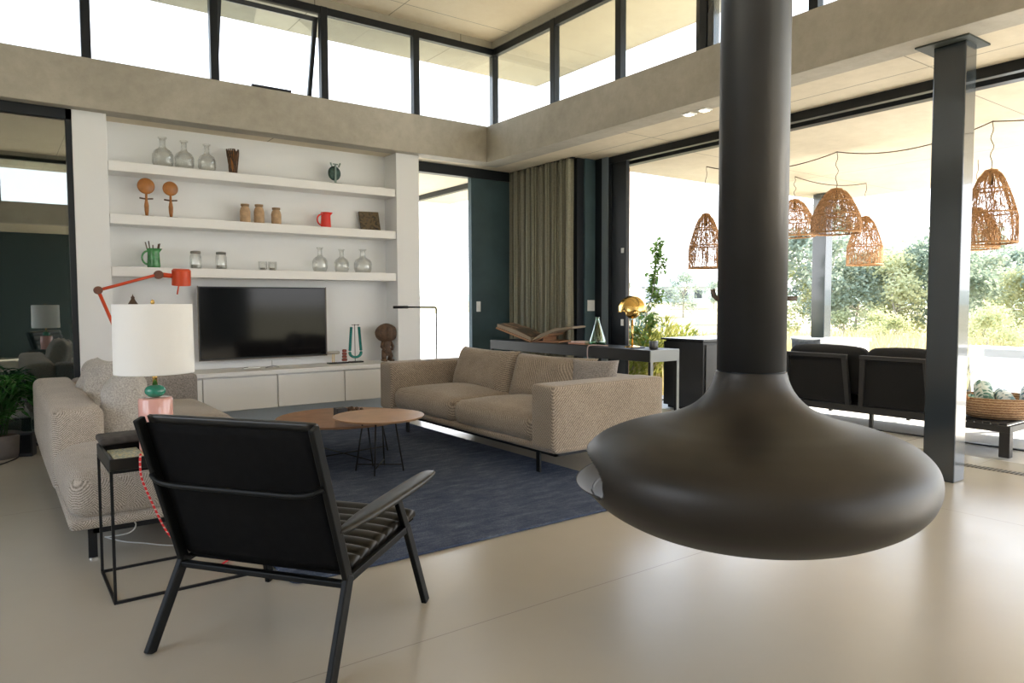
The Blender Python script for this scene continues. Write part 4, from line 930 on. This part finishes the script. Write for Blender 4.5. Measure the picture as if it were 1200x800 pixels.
tag(MB().tube(smoothpts([(.16, 7.40, .02), (.12, 7.30, .006), (.02, 7.12, .006), (-.1, 6.98, .006), (-.25, 6.95, .006)]), .005, n=6).build('speaker_cable', m_blackm, smooth=True), 'dark cable on the floor running left from the speaker', 'cable')

# ------------------------------------------------------------------ TERRACE FURNITURE
t = thing('outdoor_sofa', 'charcoal aluminium outdoor sofa with its back to the room, on the terrace', 'sofa', (7.7, 3.8, 0))
SBX = 7.25; ya, yb = 3.06, 4.72
k = MB(); k.box(SBX, SBX+.05, ya, yb, .15, .225).box(8.10, 8.15, ya, yb, .15, .225).box(SBX, 8.15, ya, ya+.05, .15, .225).box(SBX, 8.15, yb-.05, yb, .15, .225).box(SBX+.05, 8.10, ya+.05, yb-.05, .20, .22); k.build('base_frame', m_outfr, t, bevel=.004)
for x in (SBX+.03, 8.08):
    for y in (ya+.10, 3.70, yb-.12): MB().box(x, x+.035, y, y+.035, 0, .15).build('leg', m_outfr, t)
def frame_back(a, b):
    k = MB(); lean = lambda z: SBX-.015+.0*z
    x0, x1 = SBX-.03, SBX+.02
    k.bar((x0+.03, a, .225), (x0-.02, a+.03, .75), .05, .045, up=(1, 0, 0)).bar((x0+.03, b, .225), (x0-.02, b-.03, .75), .05, .045, up=(1, 0, 0))
    k.bar((x0-.02, a, .735), (x0-.02, b, .735), .045, .04, up=(0, 0, 1))
    f = k.build('back_frame', m_outfr, t, bevel=.004)
    MB().box(x0+.01, x0+.02, a+.03, b-.03, .24, .70).build('back_mesh', m_outcu, f)
frame_back(3.94, 4.66); frame_back(3.13, 3.80)
for a, b, sd_ in ((3.83, 4.70, 1), (3.08, 3.815, 2)):
    MB().soft(SBX+.17, (a+b)/2, .57, .20, b-a-.01, .50, r=.08, puff=.02, puffside=.02, nz=.006, seed=sd_).build('back_cushion', m_outcu, t, smooth=True)
for a, b in ((3.89, 4.70), (3.08, 3.88)):
    MB().soft(7.80, (a+b)/2, .31, .68, b-a-.01, .18, r=.06, puff=.03).build('seat_cushion', m_outcu, t, smooth=True)
tag(MB().pillow(.36, .30, .14, T(7.50, 4.58, .74) @ RZ(PI/2) @ RX(-.2), seed=4).build('cushion', pbr('blue_grey_linen', (.16, .19, .23), .9, var=.3, vscale=20), smooth=True), 'blue-grey cushion peeping over the far end of the outdoor sofa', 'cushion')
t = thing('outdoor_bench', 'low charcoal slatted outdoor table carrying the basket, right of the column', 'table', (7.3, 2.55, 0))
k = MB()
for i in range(9): k.box(6.76, 8.2, 2.32+i*.062, 2.32+i*.062+.055, .272, .288)
k.build('slats', m_outfr, t, bevel=.002)
k = MB(); k.box(6.745, 6.785, 2.29, 2.90, .215, .270).box(8.18, 8.22, 2.29, 2.90, .215, .270).box(6.785, 8.18, 2.29, 2.32, .215, .270).box(6.785, 8.18, 2.87, 2.90, .215, .270); k.build('apron', m_outfr, t, bevel=.003)
for x in (6.745, 8.15):
    for y in (2.29, 2.82): MB().box(x, x+.07, y, y+.08, 0.005, .215).build('leg', m_outfr, t, bevel=.003)
# basket with rolled towels
BKX, BKY = 7.12, 2.50
t = thing('woven_basket', 'oval woven seagrass basket with leather handles on the outdoor table', 'basket', (BKX, BKY, .289))
Mb = T(BKX, BKY, .289) @ RZ(math.radians(-35)) @ Matrix.Diagonal((1.15, .95, 1, 1))
prof = [(0, .004), (.20, .002), (.245, .02), (.285, .07), (.305, .13), (.31, .19), (.30, .19), (.292, .13), (.27, .075), (.235, .03), (0, .02)]
m_bk, nt, b = nmat('seagrass_weave'); tc = N(nt, 'ShaderNodeTexCoord'); wv = N(nt, 'ShaderNodeTexWave', Scale=14, Distortion=3, Detail=3, _bands_direction='Z'); wv.inputs['Detail Scale'].default_value = 6; L(nt, tc.outputs['Object'], wv.inputs[0])
L(nt, ramp(nt, wv.outputs[1], [(.1, (.34, .17, .08)), (.5, (.58, .34, .18)), (.9, (.70, .46, .27))]), b.inputs['Base Color']); b.inputs['Roughness'].default_value = .85; bump(nt, b, wv.outputs[1], .9, .012)
MB().lathe(prof, n=64, M=Mb).build('body', m_bk, t, smooth=True)
for s_ in (-1, 1):
    pts = [Mb @ Vector((s_*(.30+.03*math.sin(PI*j/10)), .10*math.cos(PI*j/10), .17+.07*math.sin(PI*j/10))) for j in range(11)]
    MB().tube(pts, .011, n=8).build('handle', pbr('tan_leather_handle', (.55, .24, .08), .5), t, smooth=True)
m_tow = []
for c1, c2 in (((.10, .22, .17), (.62, .68, .62)), ((.14, .26, .32), (.66, .72, .74)), ((.02, .24, .20), (.45, .62, .56))):
    m, nt, b = nmat('patterned_towel'); tc = N(nt, 'ShaderNodeTexCoord'); wv = N(nt, 'ShaderNodeTexVoronoi', Scale=18); L(nt, tc.outputs['Object'], wv.inputs[0]); L(nt, ramp(nt, wv.outputs['Distance'], [(.38, c1), (.55, c2)]), b.inputs['Base Color']); b.inputs['Roughness'].default_value = .95; m_tow.append(m)
def towel(p, d, r, l, m, lb):
    d = Vector(d).normalized(); Mt = T(*p) @ d.to_track_quat('X', 'Z').to_matrix().to_4x4(); mb = MB(); sp_ = []
    for i in range(60):
        u = i/59; a = u*2*PI*3.2; sp_.append((r*(.22+.78*u)*math.cos(a), r*(.22+.78*u)*math.sin(a)))
    A = [mb.bm.verts.new(Mt @ Vector((-l/2, y, z))) for y, z in sp_]; B = [mb.bm.verts.new(Mt @ Vector((l/2, y, z))) for y, z in sp_]
    for i in range(59): mb.bm.faces.new((A[i], A[i+1], B[i+1], B[i]))
    tag(mb.build('rolled_towel', m, smooth=True, solid=.014), lb, 'towel', 'rolled towels in the basket')
towel((7.06, 2.60, .475), (1, .45, .30), .075, .40, m_tow[0], 'green and white rolled towel on top at the left in the basket')
towel((7.08, 2.44, .440), (1, .5, .12), .075, .38, m_tow[1], 'pale blue patterned rolled towel in the middle of the basket')
towel((7.20, 2.30, .475), (1, .3, .15), .075, .38, m_tow[1], 'blue patterned rolled towel at the right edge of the basket')
towel((6.98, 2.66, .420), (1, .35, .0), .055, .26, m_tow[2], 'dark teal rolled towel low at the front of the basket')
# outdoor kitchen cabinet
t = thing('outdoor_cabinet', 'large black outdoor cabinet with a thin worktop on the terrace behind the console', 'cabinet', (7.6, 5.75, 0))
MB().box(6.76, 8.3, 5.45, 6.06, .04, .825).build('body', pbr('charcoal_panel', (.012, .0125, .0135), .5, var=.2, vscale=4), t, bevel=.004)
MB().box(6.74, 8.32, 5.43, 6.09, .845, .868).build('worktop', pbr('dark_stone_top', (.03, .032, .035), .25), t, bevel=.003)
MB().box(6.78, 8.28, 5.47, 6.04, .825, .845).build('shadow_gap', m_blackm, t)
MB().box(6.80, 8.26, 5.48, 6.02, 0, .04).build('plinth', m_blackm, t)
MB().box(6.80, 7.50, 5.436, 5.45, .08, .80).build('door', m_outfr, t, bevel=.003); MB().box(7.52, 8.26, 5.436, 5.45, .08, .80).build('door', m_outfr, t, bevel=.003)
# white ledges at the terrace edge
m_ledge = pbr('white_ledge_render', (.72, .72, .72), .8)
t = thing('garden_ledge', 'low white wall carrying the far patio column', 'wall', (10.95, 6.3, 0)); MB().box(10.80, 11.15, 5.75, 6.85, -.02, .69).build('wall_body', m_ledge, t); MB().box(10.77, 11.18, 5.72, 6.88, .69, .73).build('coping', m_ledge, t, bevel=.004)
t = thing('garden_ledge', 'pale floating ledge tinted blue-grey for shade at the terrace edge, right of the indoor column', 'bench', (10.95, 1, 0)); MB().box(10.80, 11.15, -.95, 4.01, .555, .67).build('slab', pbr('slab_shade_blue', (.42, .47, .54), .7), t, bevel=.004)  # slab's blue-grey is shade on a pale ledge, put into the colour
for y in (-.5, 3.2): MB().box(10.95, 11.10, y, y+.25, 0, .555).build('support', m_ledge, t)

# ------------------------------------------------------------------ RATTAN PENDANTS
def pendant(x, y, w, zt, zb, label, dens=1.0, seed=0):
    rnd = random.Random(seed); R = w/2; H = zt-zb
    t = thing('rattan_pendant_lamp', label, 'pendant lamp', (x, y, 3.05), group='woven rattan pendant lamps on the patio')
    def prof(u):    # u 0 top .. 1 bottom
        return R*(.22+.78*min(1, (u/.62))**.62) if u < .62 else R*(1+.02*math.sin((u-.62)*6))
    k = MB(); ns = int(110*dens)
    for i in range(ns):
        a = 2*PI*(i+rnd.random()*.8)/ns; dr = rnd.uniform(-.5, .5); pts = []
        for j in range(10):
            u = j/9; aa = a+dr*u+.05*math.sin(u*15+i*2); pts.append((x+prof(u)*math.cos(aa), y+prof(u)*math.sin(aa), zt-H*u))
        k.tube(pts, .0028, n=4, cap=False)
    for i in range(int(170*dens)):
        a = rnd.uniform(0, 2*PI); u0 = rnd.uniform(0, .75); da = rnd.choice((-1, 1))*rnd.uniform(.5, 1.3); pts = []
        for j in range(6):
            u = u0+.25*j/5; aa = a+da*j/5; pts.append((x+prof(u)*1.01*math.cos(aa), y+prof(u)*1.01*math.sin(aa), zt-H*u))
        k.tube(pts, .0024, n=4, cap=False)
    k.build('woven_cage', m_rattan, t, smooth=True)
    for u, rr in ((0, .010), (.26, .008), (.58, .008), (.985, .011)):
        k = MB().tube([(x+prof(u)*math.cos(a), y+prof(u)*math.sin(a), zt-H*u) for a in [2*PI*j/28 for j in range(28)]], rr, n=6, closed=True); k.build('hoop', m_rattan, t, smooth=True)
    MB().lathe([(0, zt-.0), (prof(0)+.004, zt-.004), (prof(0), zt+.008), (.012, zt+.02), (0, zt+.02)], n=20, cx=x, cy=y).build('cap', m_rattan, t, smooth=True)
    MB().lathe([(0, zt), (.016, zt), (.016, zt-.09), (.022, zt-.10), (.022, zt-.13), (0, zt-.15)], n=14, cx=x, cy=y).build('bulb_holder', m_blackm, t, smooth=True)
    pts = [(x+.014*math.sin(j*1.1)*math.sin(PI*j/14), y+.012*math.cos(j*1.3)*math.sin(PI*j/14), 3.048-(3.048-zt)*j/14) for j in range(15)]
    MB().tube(pts, .004, n=6).build('cord', m_carved, t, smooth=True)
pendant(7.47, 6.00, .42, 2.435, 1.74, 'tall rattan pendant lamp left of the fireplace pipe', 1, 1)
pendant(9.07, 5.76, .53, 2.72, 2.21, 'rattan pendant lamp just right of the fireplace pipe, partly hidden by it', 1.2, 2)
pendant(7.99, 4.54, .53, 2.61, 2.10, 'broad rattan pendant lamp in front of the patio column', 1.4, 3)
pendant(10.43, 5.47, .48, 2.55, 1.84, 'narrow lower rattan pendant lamp between the two steel columns', 1.2, 4)
pendant(7.89, 2.91, .46, 2.57, 1.86, 'large nearer rattan pendant lamp right of the indoor column', 1, 5)
pendant(9.90, 3.80, .50, 2.45, 1.95, 'rattan pendant lamp farther back, partly hidden behind the larger one at the right', 1.2, 6)
def sag(a, b, s, n=14): return [Vector(a).lerp(Vector(b), i/n)-Vector((0, 0, s*4*(i/n)*(1-i/n))) for i in range(n+1)]
for a, b, s_, lb in (((7.47, 6.0, 3.042), (7.99, 4.54, 3.042), .12, 'dark twisted cable slung under the patio ceiling between the left and the broad pendant'), ((7.99, 4.54, 3.042), (7.89, 2.91, 3.042), .12, 'dark twisted cable slung from the broad pendant to the large right pendant'),
                     ((9.07, 5.76, 3.042), (10.43, 5.47, 3.042), .07, 'dark cable slung between the two farther pendants'), ((7.89, 2.91, 3.042), (7.9, .8, 3.042), .10, 'dark cable running from the large right pendant out of the picture')):
    tag(MB().tube(sag(a, b, s_), .006, n=6).build('pendant_cable', m_carved, smooth=True), lb, 'cable', 'cables between the patio pendants')

# ------------------------------------------------------------------ GARDEN AND LANDSCAPE
def gh(x, y):
    d = math.hypot(x, y); a = math.degrees(math.atan2(y, x))
    h = -.12-1.15*min(1, max(0, (d-14)/34))
    k = min(1, max(0, (a-32)/6)); k = k*k*(3-2*k)
    h += k*2.6*min(1, max(0, (d-30)/90))
    return h+.08*noise.noise(Vector((x*.15, y*.15, 0)))
m_mead, nt, b = nmat('dry_meadow'); tc = N(nt, 'ShaderNodeTexCoord'); n1 = N(nt, 'ShaderNodeTexNoise', Scale=.12, Detail=8, Roughness=.7); L(nt, tc.outputs['Object'], n1.inputs[0])
L(nt, ramp(nt, n1.outputs[0], [(.35, (.18, .165, .10)), (.5, (.30, .26, .17)), (.65, (.38, .33, .23))]), b.inputs['Base Color']); b.inputs['Roughness'].default_value = 1; b.inputs['Specular IOR Level'].default_value = 0
mb = MB(); rs = [9.5, 11, 13, 16, 20, 26, 34, 45, 60, 80, 110, 150, 200, 300, 500]; G = []
for r in rs: G.append([mb.bm.verts.new((r*math.cos(a), r*math.sin(a), gh(r*math.cos(a), r*math.sin(a)) if r < 250 else gh(r*math.cos(a), r*math.sin(a))+1)) for a in [math.radians(2.5*j) for j in range(145)]])
for A, B in zip(G, G[1:]):
    for j in range(144):
        c = (A[j].co+B[j+1].co)/2
        if c.length < 9.0: continue
        mb.bm.faces.new((A[j], B[j], B[j+1], A[j+1]))
gm_ = mb.build('meadow_ground', m_mead, smooth=True); struct(gm_)
# inner cut follows the terrace: sink vertices below the slab
for v in gm_.data.vertices:
    if -6 < v.co.x < 11.6 and -9 < v.co.y < 12.2 and (v.co.y < 7.2 or v.co.x < 9.6): v.co.z = -.45
struct(MB().box(-12, 11.4, -12, 13, -.6, -.46).build('ground_under_house', m_mead))  # unseen ground added to stop sky light reaching the soffits from below
mb = MB(); mb.box(6.66, 9.8, 6.9, 8.2, -.4, -.1); struct(mb.build('garden_bed', m_mead))
# distant ridge, the haze put into its pale colour
mb = MB(); A, B, D_ = [], [], []
for j in range(60):
    a = math.radians(-30+2*j); z = 7+4*noise.noise(Vector((j*.23, 0, 0)))+2*noise.noise(Vector((j*.7, 3, 0)))
    A.append(mb.bm.verts.new((380*math.cos(a), 380*math.sin(a), -4))); B.append(mb.bm.verts.new((420*math.cos(a), 420*math.sin(a), z))); D_.append(mb.bm.verts.new((520*math.cos(a), 520*math.sin(a), -4)))
for j in range(59): mb.bm.faces.new((A[j], A[j+1], B[j+1], B[j])); mb.bm.faces.new((B[j], B[j+1], D_[j+1], D_[j]))
struct(mb.build('distant_hills', pbr('hill_haze_tone', (.30, .34, .30), 1, spec=0), smooth=True))  # hill colour paled and greyed to stand in for haze

# trees: a few grown once, then copied
def tree_proto(seed, H, W_, leafm, label, nclump=18, nl=150, ls=.16, trunk=.09, low=.25, name='eucalyptus_tree', cat='tree'):
    rnd = random.Random(seed); t = thing(name, label, cat, (0, 0, -50)); tr, fo = MB(), MB()
    top = Vector((rnd.uniform(-.3, .3), rnd.uniform(-.3, .3), H*.8))
    tp = [Vector((0, 0, -.3)), Vector((rnd.uniform(-.1, .1), 0, H*.25)), top*.6+Vector((rnd.uniform(-.2, .2), rnd.uniform(-.2, .2), 0)), top]
    tr.tube(tp, [trunk, trunk*.8, trunk*.55, trunk*.2], n=7)
    for c in range(nclump):
        u = low+(1-low)*rnd.random()**.8; a = rnd.uniform(0, 2*PI); rr = W_/2*math.sin(PI*min(1, (u-low)/(1-low)*.85+.12))*rnd.uniform(.35, 1)
        cc = Vector((rr*math.cos(a), rr*math.sin(a), H*u*.96)); base = tp[1].lerp(top, max(0, u-.35))
        tr.tube([base, (base+cc)/2+Vector((0, 0, -.1)), cc], [trunk*.3, trunk*.2, trunk*.08], n=4)
        cr = W_*rnd.uniform(.13, .24)
        for i in range(nl):
            d = Vector((rnd.gauss(0, 1), rnd.gauss(0, 1), rnd.gauss(0, .75))); d = d.normalized()*(rnd.random()**.5)*cr
            p = cc+d; n_ = Vector((rnd.uniform(-1, 1), rnd.uniform(-1, 1), rnd.uniform(-1, .3))).normalized(); s1 = n_.orthogonal().normalized(); l_ = ls*rnd.uniform(.6, 1.4)
            fo.bm.faces.new([fo.bm.verts.new(q) for q in (p, p+n_*l_*.5+s1*l_*.3, p+n_*l_, p+n_*l_*.5-s1*l_*.3)])
    tr.build('trunk', m_bark, t, smooth=True, world=False); fo.build('foliage', leafm, t, world=False); return t
lg = leafmat('grey_green_leaf', (.20, .25, .20), (.46, .50, .38), .45, 1.2); ly = leafmat('yellow_green_leaf', (.34, .36, .18), (.60, .58, .34), .45, 1.2); ld = leafmat('olive_leaf', (.17, .22, .17), (.38, .43, .32), .4, 1.2)  # far-tree leaf colours lightened to paint in the haze
protos = [tree_proto(1, 7.6, 4.6, lg, '', 26, 170, .24), tree_proto(2, 6.8, 5.0, ld, '', 28, 170, .24), tree_proto(3, 8.0, 4.0, lg, '', 24, 170, .22, low=.35), tree_proto(4, 5.2, 4.2, ly, '', 24, 170, .2, low=.1)]
rnd = random.Random(21); used = set(); gt = 'trees in the hazy belt beyond the meadow'
lab = ['tall grey-green gum tree', 'broad olive-green tree', 'slender pale-trunked gum tree', 'pale yellow-green bushy tree']
order = ['leftmost', 'second from the left', 'third from the left', 'fourth from the left', 'fifth from the left', 'sixth from the left', 'fifth from the right', 'fourth from the right', 'third from the right', 'second from the right', 'rightmost']
rows = {0: [], 1: []}
for i in range(22):
    fr = i % 2; a = math.radians(34.0-i*1.26+rnd.uniform(-.4, .4)); d = (47 if fr else 58)+rnd.uniform(-3, 4); k_ = rnd.choice((0, 1, 2, 0, 1, 2, 3))
    if fr and rnd.random() < .3: k_ = 3
    x, y = d*math.cos(a), d*math.sin(a); sc = rnd.uniform(.88, 1.12); pt_ = protos[k_]
    if k_ in used: o = dup(pt_, (x, y, gh(x, y)), rnd.uniform(0, 6))
    else: used.add(k_); o = pt_; o.location = (x, y, gh(x, y))
    o['label'] = lab[k_]+', '+order[len(rows[fr])]+(' in the front row' if fr else ' in the back row')+' of trees'
    rows[fr].append(o); o.scale = (sc, sc, sc*rnd.uniform(.9, 1.1)); o['group'] = gt
sh = tree_proto(8, 1.5, 2.4, ly, 'low yellow-green shrub in the dry grass straight behind the indoor column', 16, 110, .12, trunk=.03, low=.1, name='garden_shrub', cat='shrub'); sh['group'] = 'low shrubs at the meadow edge'
sh.location = (30, 7.5, gh(30, 7.5))
for i, (x, y, s_) in enumerate(((38, 21, 1.2), (34, 17, 1.1), (30, 14.5, .9), (33, 12, 1.2), (26, 9.5, 1.0), (36, 9.3, 1.4), (28, 5.2, 1.1))):
    o = dup(sh, (x, y, gh(x, y)), i*1.3, 'low yellow-green meadow shrub, '+['first', 'second', 'third', 'fourth', 'fifth', 'sixth', 'last'][i]+' counted from the left along the dry grass'); o.scale = (s_, s_, s_)
# lone meadow trees and the far house
la = tree_proto(15, 4.6, 4.2, lg, 'lone small tree standing in the bright meadow before the far house', 20, 130, .2, name='meadow_tree'); x, y = 53.3, 45.4; la.location = (x, y, gh(x, y))
for x, y, s_, lb in ((74, 58, .8, 'faint round tree right of the lone meadow tree'), (88, 88, .9, 'faint tree beside the far white house')):
    o = dup(la, (x, y, gh(x, y)), 1.0, lb); o.scale = (s_, s_, s_)
hx, hy = 92, 80; hz = gh(hx, hy); hr = math.radians(131)
t = thing('far_house', 'small pale farmhouse with a veranda far beyond the meadow', 'house', (hx, hy, hz), rz=hr)
MB().box(-5, 5, -2.2, 2.2, 0, 2.6).build('walls', pbr('pale_wall', (.5, .52, .55), .8), t, world=False)
MB().prism([(-3.6, 2.4), (3.0, 2.6), (0, 4.0)], 0, -5.6, 5.6).build('roof', pbr('grey_roof', (.38, .42, .46), .6), t, world=False)
for i in range(5): MB().box(-4.9+i*2.4, -4.75+i*2.4, 3.0, 3.15, 0, 2.5).build('post', m_ledge, t, world=False)
for i in range(4): MB().box(-4.2+i*2.3, -3.0+i*2.3, 2.2, 2.24, .7, 2.0).build('window', m_steel, t, world=False)

# sapling and planting outside the opening
random.seed(9)
def sapling(x, y, H, lean, name, lb, lm, nleaf=300, sp_=.28, ls=.085):
    t = thing(name, lb, 'shrub', (x, y, -.1)); st, fo = MB(), MB(); b0 = Vector((x, y, -.12)); tip = b0+Vector((lean[0], lean[1], H))
    pts = [b0.lerp(tip, j/10)+Vector((.03*math.sin(j), .03*math.cos(j*1.3), 0)) for j in range(11)]; st.tube(pts, [.014-.001*j for j in range(11)], n=6)
    for b_ in range(16):
        u = .2+.8*b_/16; j = u*10; p = pts[int(j)].lerp(pts[min(10, int(j)+1)], j % 1); a = random.uniform(0, 6.3); l = sp_*(1.15-u*.7); q = p+Vector((math.cos(a)*l, math.sin(a)*l, l*.9)); st.tube([p, q], .004, n=4)
        for i in range(nleaf//16):
            w_ = random.random(); pp = p.lerp(q, w_)+Vector((random.gauss(0, .03), random.gauss(0, .03), random.gauss(0, .03)))
            leafquad(fo, pp, Vector((random.gauss(0, 1), random.gauss(0, 1), random.gauss(0, .6))), ls*.55, ls*random.uniform(.7, 1.3))
    st.build('stems', m_bark, t, smooth=True); fo.build('leaves', lm, t)
lf = leafmat('fresh_green_leaf', (.08, .16, .04), (.24, .34, .11), .45, 4)
sapling(8.08, 7.72, 2.38, (.25, -.10), 'garden_sapling', 'tall leafy green sapling leaning right, seen beyond the brass lamp', lf, 640, .28, .11)
sapling(7.85, 7.92, 2.0, (-.12, .08), 'garden_sapling', 'shorter green sapling left of the leaning one, at the door frame', lf, 460, .28, .11)
# bushy plants with yellow-green foliage
def clump(x, y, z, R, H, lm, lb, n=1500, ls=.12, name='garden_plant'):
    t = thing(name, lb, 'plant', (x, y, z)); fo = MB(); st = MB()
    for i in range(n):
        a = random.uniform(0, 6.3); r = R*random.random()**.6; h = H*random.random()*(1-.5*(r/R)**2)
        p = Vector((x+r*math.cos(a), y+r*math.sin(a), z+h)); leafquad(fo, p, Vector((math.cos(a), math.sin(a), random.uniform(.2, 1.6))), ls*.3, ls*random.uniform(.8, 1.8))
    for i in range(10):
        a = i*.63; st.tube([(x, y, z), (x+R*.6*math.cos(a), y+R*.6*math.sin(a), z+H*.7)], .005, n=4)
    st.build('stems', m_bark, t); fo.build('leaves', lm, t)
lyy = leafmat('golden_green_leaf', (.16, .19, .03), (.42, .38, .10), .45, 5); lbl = leafmat('blue_green_leaf', (.06, .10, .09), (.17, .23, .21), .3, 5)
for x, y, R, H, lm, lb in ((8.2, 7.75, .45, 1.05, lyy, 'golden-green plant at the foot of the saplings, left'), (8.85, 7.95, .50, 1.15, lyy, 'golden-green plant right of the saplings'), (9.3, 9.0, .6, 1.45, lbl, 'grey-blue leafy plant behind the golden ones'),
                           (9.5, 8.1, .5, 1.0, lyy, 'golden-green plant behind the outdoor cabinet'), (9.9, 7.6, .4, .8, lyy, 'low golden plant nearest the outdoor cabinet'), (10.2, 8.6, .5, .85, lbl, 'grey-blue plant at the right of the garden bed'), (7.6, 7.7, .4, .7, lyy, 'golden-green plant next to the door frame')):
    clump(x, y, -.12, R, H, lm, lb)
# dry grass beyond the ledge and around the planting: uncountable blades
random.seed(31); mb = MB()
def blade(x, y, h):
    z = gh(x, y)-.02 if x > 11.6 or y > 7.2 else -.1
    a = random.uniform(0, 6.3); w_ = random.uniform(.006, .014)*(1+math.hypot(x, y)/25); lx, ly_ = random.gauss(0, .18)*h, random.gauss(0, .18)*h
    c, s = math.cos(a)*w_, math.sin(a)*w_
    mb.bm.faces.new([mb.bm.verts.new(q) for q in ((x-c, y-s, z), (x+c, y+s, z), (x+c*.5+lx*.5, y+s*.5+ly_*.5, z+h*.6), (x+lx, y+ly_, z+h))])
for i in range(15000):
    x, y = random.uniform(11.4, 22), random.uniform(3, 14)
    if y < .395*x-.05: continue
    blade(x, y, random.uniform(.45, .95)*(.8+.5*noise.noise(Vector((x*.4, y*.4, 0)))))
for i in range(5000):
    x, y = random.uniform(6.9, 12), random.uniform(7.25, 11); 
    if y > x*1.25: continue
    blade(x, y, random.uniform(.3, .7))
for i in range(5000):
    x, y = random.uniform(20, 34), random.uniform(-4, 20)
    if x < 24.2 and y < 9.5: continue
    blade(x, y, random.uniform(.5, 1.1))
g = mb.build('dry_grass', leafmat('straw_blades', (.34, .28, .14), (.60, .51, .31), .4, .5)); tag(g, 'tall pale dry grass beyond the terrace ledge', 'grass', kind='stuff')
